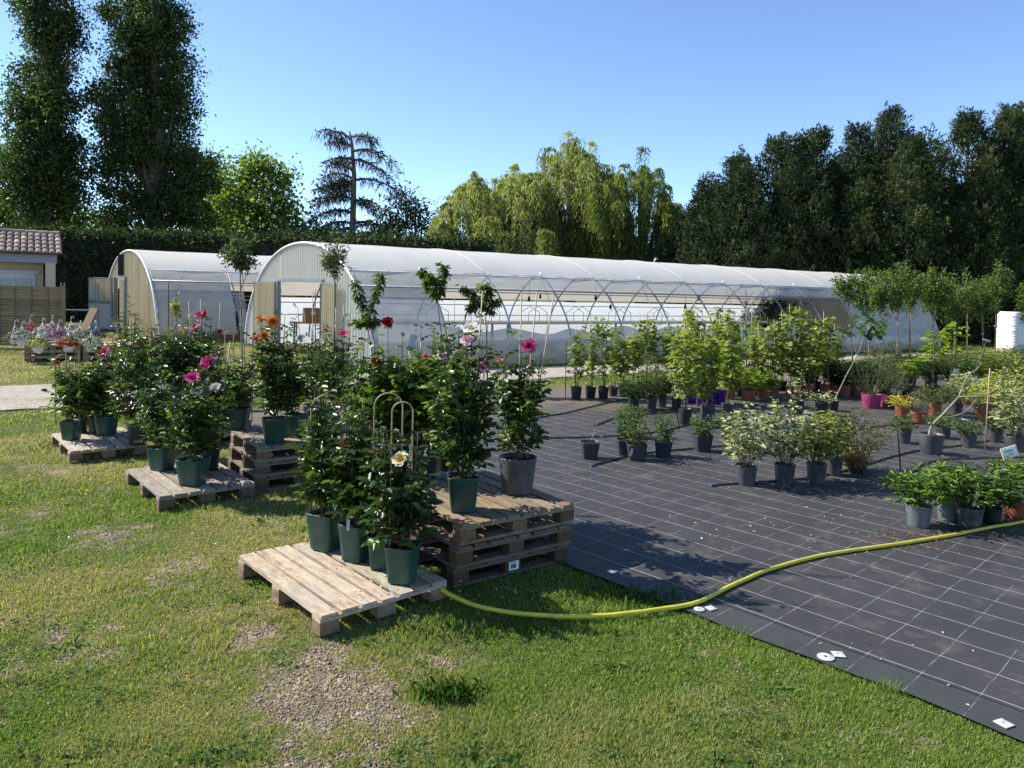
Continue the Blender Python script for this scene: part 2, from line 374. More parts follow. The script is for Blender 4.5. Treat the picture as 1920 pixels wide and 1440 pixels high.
# mesh grid in (u, v) clipped at the far side
us = np.arange(-14.5, 7.01, .25); vs = np.concatenate([[0, .03], np.arange(.25, 34, .5)])
Ug, Vg = np.meshgrid(us, vs); 
Vj = Vg.copy(); Vj[0] += (vnoise(us*3, us*0, 5)-.5)*.06
wx = E0[0] + Ug*e_[0] + Vj*q_[0]; wy = E0[1] + Ug*e_[1] + Vj*q_[1]
dfar = (wx-FARP[0])*pn[0] + (wy-FARP[1])*pn[1]
# rows that would pass the far edge are pulled back onto it along the edge direction
k = e_[0]*pn[0] + e_[1]*pn[1]
Uc = np.where(dfar > 0, Ug - dfar/k, Ug)
wx = E0[0] + Uc*e_[0] + Vj*q_[0]; wy = E0[1] + Uc*e_[1] + Vj*q_[1]
dfar = (wx-FARP[0])*pn[0] + (wy-FARP[1])*pn[1]
dirt = np.clip(1 - (-dfar)/3.6, 0, 1) + .35*np.clip((Vg-4)/4, 0, 1)
nxx, nyy = len(us), len(vs)
ii = (np.arange(nyy-1)[:, None]*nxx + np.arange(nxx-1)[None]).reshape(-1)
FQ = np.stack([ii, ii+1, ii+nxx+1, ii+nxx], -1)
Vw = np.stack([Uc.ravel(), Vj.ravel(), np.zeros(Uc.size)], -1)
A = Vw[FQ]; ar = np.abs(np.cross(A[:, 2]-A[:, 0], A[:, 3]-A[:, 1])[:, 2]); FQ = FQ[ar > 1e-4]
fab = link('ground_cover_sheet', mesh_np('ground_cover_sheet', Vw, FQ, np.repeat(np.clip(dirt, 0, 1).ravel()[:, None], 3, 1)), m)
fab.location = (E0[0], E0[1], .004); fab.rotation_euler = (0, 0, math.atan2(e_[1], e_[0])); tag(fab, kind='structure')

# ------------------------------------------------------------------ lawn grass (stuff)
rg = np.random.default_rng(11)
def grass(n, y0, y1, seed, name='lawn_grass'):
    r = np.random.default_rng(seed)
    px = r.uniform(-350, 2250, n); py = r.uniform(y0, y1, n)
    d = RT[None]*((px-960)/F)[:, None] + UP[None]*(-(py-720+SH)/F)[:, None] + FW[None]
    tt = -H/d[:, 2]; x = d[:, 0]*tt; y = d[:, 1]*tt
    uu, vv = uv(x, y); over = (vv < .015+.09*fbm(uu*2.2, uu*0, 41, 3)**2) & (vv > -.05)
    k = (~in_fabric(x, y) | over) & ~(in_path(x, y, .12) & (y > 9)); x, y = x[k], y[k]
    b = bare(x, y); w = r.random(len(x)); k = w > b*.93; x, y = x[k], y[k]; n = len(x)
    dm = dry(x, y)
    tall = .45 + 1.1*fbm(x*1.7, y*1.7, 55, 3)**1.3 + .8*np.clip(fbm(x*5, y*5, 58, 2)-.62, 0, 1)*4
    L = (.017 + .0021*y)*tall*r.uniform(.55, 1.35, n); Wd = (.0013 + .00058*y)*r.uniform(.7, 1.3, n)
    az = r.uniform(0, 2*PI, n); lean = r.uniform(.25, 1.25, n)
    dx, dy = np.cos(az), np.sin(az)
    side_ = az + PI/2 + r.normal(0, .4, n); sx_, sy_ = np.cos(side_)*Wd, np.sin(side_)*Wd
    z0 = -.022*fbm(x*1.5, y*1.5, 12, 3) - .010
    Vv = np.zeros((n, 3, 3))
    Vv[:, 0] = np.stack([x-sx_, y-sy_, z0], -1); Vv[:, 1] = np.stack([x+sx_, y+sy_, z0], -1)
    Vv[:, 2] = np.stack([x+dx*np.sin(lean)*L, y+dy*np.sin(lean)*L, z0+np.cos(lean)*L], -1)
    g1 = np.array([.155, .245, .036]); g2 = np.array([.25, .31, .068]); g3 = np.array([.10, .185, .028]); st = np.array([.46, .42, .20])
    q = r.random(n)[:, None]; col = np.where(q < .4, g1, np.where(q < .75, g2, g3))*r.uniform(.75, 1.2, n)[:, None]
    p_dry = np.clip(dm*.68 + .09 + .25*b[k], 0, .82); isd = r.random(n) < p_dry
    col = np.where(isd[:, None], st*r.uniform(.5, 1.05, n)[:, None], col)
    col = np.repeat(col, 3, 0)
    FF = np.arange(n*3).reshape(-1, 3)
    tag(link(name, mesh_np(name, Vv.reshape(-1, 3), FF, col), M['grass']), kind='stuff')
grass(900000, 640, 1470, 5)

# loose pebbles lying on the bare ground (stuff)
def pebbles(n, seed):
    r = np.random.default_rng(seed)
    px = r.uniform(-250, 1500, n); py = r.uniform(960, 1470, n)
    d = RT[None]*((px-960)/F)[:, None] + UP[None]*(-(py-720+SH)/F)[:, None] + FW[None]
    tt = -H/d[:, 2]; x = d[:, 0]*tt; y = d[:, 1]*tt
    b = bare(x, y); k = ~in_fabric(x, y) & (r.random(n) < np.clip(b*1.1-.1, 0.004, 1)); x, y = x[k], y[k]; n = len(x)
    s = .0034*np.exp(r.normal(0, .5, n)); s = np.clip(s, .002, .016)
    O = np.array([(1,0,0),(0,1,0),(-1,0,0),(0,-1,0),(.1,0,.75),(0,0,-.6)]); 
    FO = np.array([(0,1,4),(1,2,4),(2,3,4),(3,0,4),(1,0,5),(2,1,5),(3,2,5),(0,3,5)])
    a = r.uniform(0, 6.28, n); ca, sa = np.cos(a), np.sin(a)
    P = O[None]*s[:, None, None]*r.uniform(.6, 1.5, (n, 6, 1))
    xx = P[..., 0]*ca[:, None] - P[..., 1]*sa[:, None]; yy = P[..., 0]*sa[:, None] + P[..., 1]*ca[:, None]
    z0 = -.022*fbm(x*1.5, y*1.5, 12, 3) - .006
    Vv = np.stack([xx+x[:, None], yy+y[:, None], P[..., 2]+z0[:, None]], -1)
    cA = np.array([.36, .29, .205]); cB = np.array([.15, .115, .085]); q = r.random(n)[:, None]**.9
    col = np.repeat(cA*(1-q)+cB*q, 6, 0)
    FF = (FO[None]+(np.arange(n)*6)[:, None, None]).reshape(-1, 3)
    mm, nt = nmat('pebble'); out(nt, bsdf(nt, attr(nt), .85, .2))
    tag(link('gravel_pebbles', mesh_np('gravel_pebbles', Vv.reshape(-1, 3), FF, col), mm), kind='stuff')
pebbles(100000, 8)
# broad leaved lawn weeds and clover (stuff)
r = np.random.default_rng(91); Lw = Leaves()
for i in range(1500):
    px, py = r.uniform(-250, 2000), 760+680*math.sqrt(r.random()); p = G(px, py); x_, y_ = np.array([p[0]]), np.array([p[1]])
    if in_fabric(x_, y_)[0] or bare(x_, y_)[0] > .75 or (in_path(x_, y_)[0] and p[1] > 9) or fbm(x_*1.1, y_*1.1, 66, 3)[0] < .47: continue
    big = r.random() < .05; c = np.array([(.085, .15, .035), (.12, .19, .045), (.06, .12, .03)][r.integers(3)])
    for k in range(9 if big else 6):
        a = r.uniform(0, 6.28); q = p+np.array([r.normal(0, .03), r.normal(0, .03), -.012+(.0 if big else r.uniform(.004, .02))]); l = r.uniform(.03, .06)+.002*p[1] if big else r.uniform(.010, .018)+.0012*p[1]
        Lw.add(tuple(q), (math.cos(a), math.sin(a), r.uniform(.1, .7) if big else r.uniform(-.2, .3)), (r.normal(0, .3), r.normal(0, .3), 1), l, l*(.4 if big else .95), tuple(c*r.uniform(.8, 1.2)))
for (px, py, sx_, sy_, n) in [(835, 1300, .08, .05, 380), (880, 1180, .22, .07, 220), (1180, 1120, .25, .08, 300)]:
    p0 = G(px, py)
    for k in range(n):
        a = r.uniform(0, 6.28); Lw.add((p0[0]+r.normal(0, sx_), p0[1]+r.normal(0, sy_), -.015), (math.cos(a)*.5, math.sin(a)*.5, r.uniform(.5, 1.4)), (r.normal(), r.normal(), .3), r.uniform(.03, .075), r.uniform(.0022, .0045), (.085*r.uniform(.7, 1.3), .15*r.uniform(.7, 1.3), .028))
tag(Lw.build('lawn_weeds', 'oval', M['grass']), kind='stuff')

# ================================================================== pallets
def pallet(label, p0, az_front, z0, W=.8, L=1.2, nb=7, tone=(1, 1, 1), seed=0, group='wooden pallets carrying the pots', base=True, sticker=False, name='wooden_pallet', gap=(.014, .028)):
    rng = random.Random(seed)
    t = thing(name, label, 'pallet', (p0[0], p0[1], z0), PI/2 - az_front, group)
    def tn(k=.12): f = 1 + rng.uniform(-k, k); return tuple(c*f*(1+rng.uniform(-.04, .04)) for c in tone)
    b = MB(); pit = W/nb
    for i in range(nb):
        w = pit - rng.uniform(*gap); c = tn(.24)
        b.box((pit*(i+.5)+rng.uniform(-.003, .003), L/2+rng.uniform(-.012, .012), .133+rng.uniform(-.002, .002)), (w, L, .021), rng.uniform(-.005, .005), c, .003, rng)
        for yy in (.06, L/2, L-.06):
            for xx in (-.25, .25):
                b.box((pit*(i+.5)+xx*w, yy+rng.uniform(-.02, .02), .1450), (.007, .007, .002), 0, (.12, .10, .09))
    b.build('deck', M['wood'], t)
    for yy in (.06, L/2, L-.06):
        s = MB(); s.box((W/2, yy, .111), (W-.004, .10, .020), 0, tn(), .002, rng); s.build('stringer', M['wood'], t)
        for xx in (.065, W/2, W-.065):
            k = MB(); k.box((xx, yy, .061), (.125, .098, .078), rng.uniform(-.02, .02), tuple(c*q for c, q in zip(tn(.25), (.66, .54, .46))), .003, rng); k.build('block', M['wood'], t)
        if base:
            s = MB(); s.box((W/2, yy, .011), (W-.006, .10, .020), 0, tn(), .002, rng); s.build('base_board', M['wood'], t)
    if sticker:
        s = MB(); s.box((W/2-.0, .0065, .064), (.085, .003, .062)); st = s.build('sticker', M['paper'], t)
        k = MB(); x = W/2-.028
        while x < W/2+.018:
            w = rng.choice([.0015, .003, .0045]); k.box((x+w/2, .0042, .060), (w, .0016, .030)); x += w + rng.choice([.0018, .003])
        for zz in (.083, .089): k.box((W/2-.004, .0042, zz), (.05, .0016, .0025))
        k.build('barcode', M['ink'], st)
    return t
def frontframe(az):   # front edge direction and boards direction
    f = np.array([math.sin(az), math.cos(az)]); return f, np.array([-f[1], f[0]])
AZF = rad(50.0)
pal = []
GRP = 'wooden pallets carrying the rose pots'
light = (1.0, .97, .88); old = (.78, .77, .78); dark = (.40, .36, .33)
pallet('pale sunlit pallet lying on the grass in front under four green pots', (-1.045, 4.17), rad(48.5), -.025, W=.90, L=1.23, gap=(.018, .036), tone=light, seed=1, group=GRP, base=False)
zs = [-.015, .131, .277]
M['wood_dark'] = M['wood']
nm = ['bottom pallet of the tall front stack, white barcode sticker on its block', 'middle pallet of the tall front stack beside the yellow hose', 'top pallet of the tall front stack, holding the big grey round pot']
for i in range(3):
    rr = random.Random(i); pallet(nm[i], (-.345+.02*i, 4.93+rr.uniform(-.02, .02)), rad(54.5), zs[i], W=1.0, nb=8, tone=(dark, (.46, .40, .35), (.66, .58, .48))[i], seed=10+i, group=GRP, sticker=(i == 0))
pallet('low greyed pallet on the grass in the middle, two green pots on its near corner', (-3.05, 6.46), rad(50), -.02, W=.86, tone=old, seed=3, group=GRP, base=False)
nm = ['bottom pallet of the stack in the middle behind the low greyed pallet', 'second pallet of the stack in the middle, open slots facing left', 'top pallet of the stack in the middle, green pots on weathered boards']
for i in range(3):
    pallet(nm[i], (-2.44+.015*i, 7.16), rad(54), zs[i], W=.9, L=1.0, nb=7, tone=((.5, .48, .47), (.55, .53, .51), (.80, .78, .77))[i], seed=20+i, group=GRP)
pallet('low pale pallet farthest left on the lawn under two green rose pots', (-4.81, 8.10), rad(50), -.02, W=.8, tone=(1.0, .98, .95), seed=5, group=GRP, base=False)
nm = ['bottom pallet of the far left rose stack, mostly hidden by leaves', 'top pallet of the far left rose stack, mostly hidden by leaves']
for i in range(2): pallet(nm[i], (-3.98, 8.9), rad(50), zs[i], W=.9, L=1.1, seed=30+i, tone=old, group=GRP)
# flower display: two stacks of three pallets side by side, by the wooden fence
bc = G(45, 677)[:2]; fd, bd = frontframe(rad(70))
k = 0
for j in range(2):
    for i in range(3):
        pallet(f"{'bottom middle top'.split()[i]} pallet of the {'left' if j == 0 else 'right'} half of the basket stand by the wooden fence", bc + fd*(1.25*j), rad(70), zs[i]-.03+.0, W=1.2, L=1.3, nb=9, tone=(1.0, .86, .72), seed=40+k, group='pallets under the hanging baskets'); k += 1

# ================================================================== hoses and irrigation pipes
def spline(pts, n=14):
    P = [np.array(p, float) for p in pts]; P = [2*P[0]-P[1]] + P + [2*P[-1]-P[-2]]; o = []
    for i in range(1, len(P)-2):
        for k in range(n):
            t = k/n; a, b, c, d = P[i-1:i+3]
            o.append(.5*((2*b)+(-a+c)*t+(2*a-5*b+4*c-d)*t*t+(-a+3*b-3*c+d)*t**3))
    o.append(P[-2]); return o
hp = [(700,1055),(770,1066),(800,1080),(835,1110),(880,1131),(930,1144),(1000,1153),(1080,1156),(1170,1151),(1240,1142),(1300,1131),(1340,1115),(1400,1085),(1460,1062),(1560,1038),(1700,1017),(1780,1004),(1860,988),(1925,976),(2020,950)]
hz = [.11,.11,.10,.045] + [.016]*16
b = MB(); b.tube([G(p[0], p[1], z+.004)+np.array([0, .022*(fbm(np.array([p[0]*.014]), np.array([1.]), 3, 3)[0]-.5), 0]) for p, z in zip(spline(hp, 10), np.interp(np.linspace(0, 19, 191), range(20), hz))], .0145, 10)
tag(b.build('garden_hose', M['hose_yellow'], smooth=True), 'thick yellow garden hose curving across the grass and the black sheet', 'hose')
pipes = [([(1340,909),(1400,905),(1490,899),(1560,888),(1620,872),(1665,858),(1720,845),(1800,835),(1850,827),(1920,812)], 'black irrigation pipe running past the four grey variegated shrub pots'),
         ([(1700,900),(1712,884),(1735,869),(1775,861),(1840,859),(1930,857)], 'black irrigation pipe bending behind the light green bushes at the right'),
         ([(1112,872),(1150,862),(1190,852),(1240,846),(1320,839),(1400,832)], 'black irrigation pipe with blue end plug behind the small black pots'),
         ([(1000,821),(1080,820),(1170,816),(1240,808),(1290,797),(1350,789),(1420,782)], 'black irrigation pipe lying beside the bare twig pot'),
         ([(1115,798),(1140,788),(1170,781),(1230,775)], 'short black irrigation pipe end on the sheet left of the round bush'),
         ([(1000,784),(1060,774),(1110,762),(1165,750),(1230,745)], 'black irrigation pipe curving towards the far row of vine pots'),
         ([(1480,830),(1560,815),(1640,800),(1700,795),(1790,790)], 'black irrigation pipe crossing the dusty sheet behind the brown shrub')]
for i, (pts, lab) in enumerate(pipes):
    b = MB(); b.tube([G(p[0], p[1], .018) for p in spline(pts, 8)], .011, 7)
    o = tag(b.build('irrigation_pipe', M['pipe_black'], smooth=True), lab, 'pipe', 'black irrigation pipes on the sheet')
    if i in (0, 2):
        g0, g1 = G(*pts[0], .02), G(*pts[1], .02); dd_ = (g0-g1)/np.linalg.norm(g0-g1)
        b = MB(); b.tube([g0-dd_*.01, g0+dd_*.05], .017, 8); b.build('end_plug', pm('blue_plug', (.05, .16, .28), rough=.5), o)
# washers pinning the sheet
for i, (px, py, rr) in enumerate([(1311,1145,.034),(1333,1143,.032),(1548,1235,.046),(1572,1230,.036),(1882,1360,.036),(1148,1074,.032)]):
    g = G(px, py); sq = i in (1, 3, 4, 5)
    b = MB(); n = 4 if sq else 18; b.lathe([(rr*.22, .014), (rr*.3, .016), (rr*(1.25 if sq else 1), .012), (rr*(1.25 if sq else 1), .008)], n, closed_bottom=False)
    lab = ['round pale washer pinning the sheet edge by the hose','square pale washer touching a round one by the hose','round white washer pinning the sheet edge in the open','square pale washer beside the round white one in the open','square white washer in the bottom right corner of the sheet','square pale washer in the shade beside the tall pallet stack'][i]
    tag(b.build('fixing_washer', M['tag_white'], loc=(g[0], g[1], 0)), lab, 'washer', 'washers pinning the sheet edge').rotation_euler = (0, 0, .5*i)

# ================================================================== GREENHOUSES
AG = rad(56.7); ag = np.array([math.sin(AG), math.cos(AG), 0]); BG = rad(-40); bg_ = np.array([math.sin(BG), math.cos(BG), 0])
def arch_z(s, W, Hh):
    u = abs(2*s/W-1); return Hh*max(0, 1-u**2.12)**.5
def tunnel(label, R0, W, Hh, length, sp, door, yellow, closed_bays, seed, dark_far):
    rng = random.Random(seed)
    root = thing('polytunnel_greenhouse', label, 'greenhouse', R0, 0, 'plastic tunnel greenhouses')
    def gp(t, s, z): return ag*t + bg_*s + np.array([0, 0, z])
    def ss(n): return [W*(1-math.cos(PI*i/n))/2 for i in range(n+1)]
    # arch parametrised from right foot to left foot
    def prof(a, o=0.0):                     # a in 0..1
        th = PI*a; s = W*(1-math.cos(th))/2; return s, arch_z(s, W, Hh)
    ag0 = next(i/1000 for i in range(1000) if prof(i/1000)[1] > 2.44); ar0 = next(i/1000 for i in range(1000) if prof(i/1000)[1] > 2.03)
    sg, zg = prof(ag0); sr, zr = prof(ar0)
    def sheet(name, mat, t0, t1, dt, a0, a1, na, offs=.03, sag=.03, wr=.0, seed=0, zmax=None, parent=root):
        ts = np.arange(t0, t1+1e-6, dt); V = []
        for t in ts:
            for k in range(na+1):
                a = a0+(a1-a0)*k/na; s, z = prof(a)
                nrm = np.array([-(math.cos(PI*a)), math.sin(PI*a)])*offs
                dip = sag*math.sin(PI*(t % sp)/sp)**2
                s2 = s+nrm[0]*(1-dip/offs if offs else 1); z2 = z+nrm[1]-dip*math.sin(PI*a)
                if wr: 
                    w_ = float(fbm(np.array([t*1.3]), np.array([z*2.5]), seed, 3)[0]-.5)*wr; s2 += w_
                V.append(gp(t, s2, max(z2, .004)))
        nt_, k1 = len(ts), na+1
        FQ = np.array([(i*k1+k, (i+1)*k1+k, (i+1)*k1+k+1, i*k1+k+1) for i in range(nt_-1) for k in range(na)])
        return link(name, mesh_np(name, np.array(V), FQ, None, True), M[mat], parent)
    sheet('roof_film', 'film_roof', -.06, length, .25, ag0, 1-.02-ag0*.55, 30, .035, .010)
    sheet('side_film', 'film_side', -.02, closed_bays*sp, .25, .02, ag0, 12, .025, .03, .06, seed)
    if not dark_far: sheet('side_film', 'film_side', 20.0, length, .25, .02, ag0, 12, .05, .03, .06, seed)
    if not dark_far: sheet('far_film', 'film_far', 0, length, .5, 1-ag0*.6, .995, 10, .02, .02, .03)
    else: sheet('far_film', 'dark', 0, length, .5, 1-ag0*.6, .995, 10, .02, .02, .03)  # far and rear films coloured near-black to give a shaded inside
    # loose lower skirt on the open side, its upper edge hanging in swags
    ts = np.arange(closed_bays*sp, length+.01, .2); V = []
    for t in ts:
        top = 1.02 - .17*abs(math.sin(PI*t/sp))**1.5*(.5+vnoise(np.array([t*.7]), np.array([0.]), seed)[0]) + .05*math.sin(t*.9)
        for k in range(9):
            z = top*k/8; a = next(i/500 for i in range(250) if prof(i/500)[1] >= z); s, _ = prof(a)
            bul = -.03-.10*math.sin(PI*k/8)*(.4+fbm(np.array([t*.8]), np.array([k*.3]), seed+4, 3)[0])
            V.append(gp(t, s+bul, max(z, .003)))
    FQ = np.array([(i*9+k, (i+1)*9+k, (i+1)*9+k+1, i*9+k+1) for i in range(len(ts)-1) for k in range(8)])
    link('skirt_film', mesh_np('skirt_film', np.array(V), FQ, None, True), M['film_side'], root)
    sheet('vent_film', 'film_clear', closed_bays*sp, length, .25, ar0+.006, ag0-.003, 4, .02, .03, .03, seed+2)
    # hoops, gutter, rail, purlins
    n = int(length/sp)
    for i in range(n+1):
        b = MB(); b.tube([gp(i*sp, *prof(k/40)) for k in range(1, 40)], .026, 6); b.build('hoop', M['steel'], root, True)
        b = MB()
        for side_ in (0, 1):
            a_ = ag0 if side_ == 0 else 1-ag0
            b.tube([gp(i*sp, *prof(a_)), gp(i*sp, W/2, 2.62)], .016, 5); b.tube([gp(i*sp, W/2, 2.62), gp(i*sp, *prof(.5))], .012, 5)
        b.build('truss', M['steel'], root, True)
        if i % 2 == 0 and i:
            b = MB(); b.tube([gp(i*sp+.01, prof(ag0+(1-2*ag0)*k/24)[0], prof(ag0+(1-2*ag0)*k/24)[1]+.045) for k in range(25)], .007, 5); b.build('roof_strap', M['white_metal'], root, True)
    b = MB(); b.tube([gp(-.1, sg-.05, zg-.02), gp(length, sg-.05, zg-.02)], .024, 6); b.build('gutter_rail', M['white_metal'], root, True)
    b = MB(); b.tube([gp(-.05, sr-.03, zr), gp(length, sr-.03, zr)], .028, 7); b.build('vent_rail', M['steel'], root, True)
    b = MB()
    for (s, z) in ((W-.75, 1.45), (W-.5, 1.05), (1.2, 1.95), (W/2, 2.62)): b.tube([gp(0, s, z), gp(length, s, z)], .016, 5)
    b.build('purlin', M['steel'], root, True)
    for i in range(1, n, 2):
        b = MB(); b.tube([gp(i*sp+.06, sg-.30, zg-.75), gp(i*sp+.03, sg-.09, zg-.30), gp(i*sp, sg+.10, zg+.14)], .012, 5); b.build('crank_arm', M['white_metal'], root, True)
    # front arch trim and corrugated cladding
    b = MB(); b.tube([gp(-.08, *prof(k/48)) for k in range(0, 49)], .038, 7); b.build('front_arch', M['white_metal'], root, True)
    d0, d1, dz = door
    def cladding(name, mat, s0, s1, zlo, zhi=None, t=-.03, parent=root, pitch=.15, step=.0166):
        V, FQ = [], []; q = np.arange(s0, s1+1e-6, step)
        for s in q:
            zt = arch_z(s, W, Hh)-.01 if zhi is None else min(zhi, arch_z(s, W, Hh)-.01); dd_ = .04*math.cos(2*PI*s/pitch)
            lo = min(zlo, zt)
            V += [gp(t+dd_, s, lo), gp(t+dd_, s, zt)]
        FQ = np.array([(2*i, 2*i+2, 2*i+3, 2*i+1) for i in range(len(q)-1)])
        return link(name, mesh_np(name, np.array(V), FQ, None, True), M[mat], parent)
    top = 'clad_white' if not yellow else 'clad_yellow'
    cladding('front_cladding', top, .06, d0, .02); cladding('front_cladding', 'clad_white' if not yellow else 'clad_yellow', d0, d1, dz); cladding('front_cladding', 'clad_yellow' if yellow else 'clad_white', d1, W-.06, .02)
    b = MB()
    for s in (d0, d1): b.beam(gp(-.09, s, 0), gp(-.09, s, dz+.03), .09, .05)
    b.beam(gp(-.09, d0, dz+.05), gp(-.09, d1, dz+.05), .05, .08); b.build('door_frame', M['grey_frame'], root)
    def leaf(p0, dirv, w, z0, z1, mat):
        f = MB(); a = np.array(p0, float); d = np.array(dirv, float); up = np.array([0, 0, 1.])
        for (u0, u1, q0, q1) in ((.02, .02, z0, z1), (w-.02, w-.02, z0, z1), (0, w, z0, z0), (0, w, z1, z1)):
            f.beam(a+d*u0+up*q0, a+d*u1+up*q1, .055, .04)
        o = f.build('door', M['grey_frame'], root)
        V, FQ = [], []; nrm = np.cross(d, up); q = np.arange(.03, w-.03, .014)
        for u in q:
            dd_ = .03*math.cos(2*PI*u/.13); V += [a+d*u+nrm*dd_+up*(z0+.03), a+d*u+nrm*dd_+up*(z1-.03)]
        FQ = np.array([(2*i, 2*i+2, 2*i+3, 2*i+1) for i in range(len(q)-1)])
        link('door_panel', mesh_np('door_panel', np.array(V), FQ, None, True), M[mat], o)
    # rear wall film
    V = []; qs = np.linspace(.03, W-.03, 30)
    for s in qs: V += [gp(length-.05, s, .01), gp(length-.05, s, arch_z(s, W, Hh)-.01)]
    FQ = np.array([(2*i, 2*i+2, 2*i+3, 2*i+1) for i in range(29)])
    link('rear_film', mesh_np('rear_film', np.array(V), FQ, None, True), M['film_side' if not dark_far else 'dark'], root)
    return root, gp, leaf, prof
R1 = np.array([-3.25, 17.92, 0])
g1, gp1, leaf1, prof1 = tunnel('long white tunnel greenhouse in the centre with its side vent rolled open', R1, 8.3, 3.2, 26.0, 2.0, (2.72, 5.62, 2.10), False, 1, 3, False)
leaf1(gp1(-.17, 5.68, 0), bg_, 1.66, .05, 2.08, 'clad_yellow')
leaf1(gp1(-.17, 2.66, 0), -bg_*.97+ag*-.05, 1.0, .05, 2.08, 'clad_yellow')
R2 = G(300, 640)
g2, gp2, leaf2, prof2 = tunnel('shorter tunnel greenhouse at the left with yellowed front and dark open side', R2, 8.0, 3.15, 13.0, 2.6, (4.3, 6.0, 2.1), True, 1, 9, True)
leaf2(gp2(-.2, 6.05, 0), bg_*.9-ag*.3, 1.7, 1.15, 2.1, 'clad_yellow'); leaf2(gp2(-.2, 6.05, 0), bg_*.9-ag*.3, 1.7, .05, 1.10, 'clad_white')
leaf2(gp2(-.12, 4.3, 0), bg_, .75, .05, 2.05, 'clad_yellow')
b = MB(); b.beam(gp2(-.07, 4.75, 2.2), gp2(-.07, 4.75, 3.02), .42, .03); b.build('dark_vent_slot', M['dark'], g2)  # near-black board stands for the shade in the open vent gap
# things inside the long greenhouse: low tables with bent white frames on them
tb = thing('growing_table', 'long low white growing table inside the long greenhouse along its far wall', 'table', R1 + gp1(13, 6.0, 0), math.atan2(ag[1], ag[0]))
b = MB(); b.box((0, 0, .86), (22, 1.5, .06)); b.build('table_top', M['tag_white'], tb)
for x in (-10, -5, 0, 5, 10):
    for y in (-.55, .55):
        b = MB(); b.box((x, y, .42), (.06, .06, .83)); b.build('leg', M['steel'], tb)
proto = None
for i in range(10):
    for j in range(2):
        p = R1 + gp1(3.0+2.1*i+.35*j, 6.0, .89)
        if proto is None:
            proto = thing('bent_frame', 'bent white pipe frame standing on the long growing table', 'frame', p, math.atan2(ag[1], ag[0]), 'bent white frames on the growing table')
            b = MB(); b.tube([(-.42, 0, 0), (-.42, 0, .34), (0, .0, .58), (.42, 0, .34), (.42, 0, 0)], .014, 5); b.build('pipe', M['white_metal'], proto, True)
        else:
            c = dup_tree(proto); c.location = tuple(map(float, p))
# hooks and pulleys hanging under the vent rail
for i, (px, py) in enumerate([(992,557),(1117,555),(1145,572),(1285,572),(1310,556),(1013,553)]):
    p = AT(px, py, R1[1] + ag[1]*(6+i*1.6) + 1.4); b = MB(); b.tube([p+(0,0,.5), p], .006, 4); b.lathe([(.02, p[2]-.14), (.045, p[2]-.1), (.035, p[2]), (.008, p[2]+.03)], 8, c=(p[0], p[1]))
    tag(b.build('hanging_pulley', M['dark'], None, True), 'black cord and pulley hanging inside the long greenhouse', 'pulley', 'pulleys hanging in the long greenhouse')
# packing table and box seen through the open front door
bp = AT(592, 640, R1[1]+6.5)
t = thing('packing_table', 'orange edged wooden table inside the greenhouse door with a box on it', 'table', (bp[0], bp[1], 0), .4)
b = MB(); b.box((0, 0, .80), (1.5, .7, .04)); b.build('table_top', pm('orange_wood', (.45, .16, .06)), t)
for sx in (-.65, .65):
    for sy in (-.28, .28): b = MB(); b.box((sx, sy, .39), (.05, .05, .78)); b.build('leg', M['steel'], t)
t = thing('cardboard_box', 'brown cardboard box standing on the table inside the greenhouse door', 'box', (bp[0]-.15, bp[1]-.05, .82), .5)
b = MB(); b.box((0, 0, .23), (.46, .40, .46)); b.build('carton', M['card'], t)
b = MB(); b.box((.02, -.203, .30), (.14, .004, .11)); b.build('sticker', M['paper'], t)
# shelves with crates in the dark open side of the left greenhouse
bp = R2 + gp2(4.6, 1.6, 0)
t = thing('storage_shelf', 'dark metal storage shelf inside the left greenhouse holding crates', 'shelf', bp, math.atan2(ag[1], ag[0]))
for x in (-1.9, 1.9):
    for y in (-.3, .3): b = MB(); b.box((x, y, .95), (.05, .05, 1.9)); b.build('post', M['grey_frame'], t)
for z in (.35, .9, 1.4): b = MB(); b.box((0, 0, z), (3.7, .56, .03)); b.build('shelf_board', M['grey_frame'], t)
M['yellow_crate'] = pm('yellow_crate', (.50, .28, .03), rough=.5); M['red_crate'] = pm('red_crate', (.40, .025, .03), rough=.5)
def crate(label, p, mat, rz, grp='plastic crates on the storage shelf'):
    t = thing('plastic_crate', label, 'crate', p, rz, grp); b = MB()
    for z in (.02, .11, .20): 
        for (c, s) in (((0, -.19, z), (.6, .015, .06)), ((0, .19, z), (.6, .015, .06)), ((-.295, 0, z), (.015, .365, .06)), ((.295, 0, z), (.015, .365, .06))): b.box(c, s)
    for sx in (-.28, .28):
        for sy in (-.19, .19): b.box((sx, sy*.97, .125), (.03, .012, .25))
    b.box((0, 0, -.006), (.56, .35, .012)); b.build('slatted_box', M[mat], t)
rz = math.atan2(ag[1], ag[0])
for i, (o, z, mat, lab) in enumerate([(.3, 1.43, 'yellow_crate', 'lower yellow crate on the top shelf in the left greenhouse'), (.3, 1.70, 'yellow_crate', 'upper yellow crate on the top shelf in the left greenhouse'), (.35, .93, 'red_crate', 'red crate on the middle shelf in the left greenhouse')]):
    crate(lab, bp + ag*o + np.array([0, 0, z]), mat, rz)
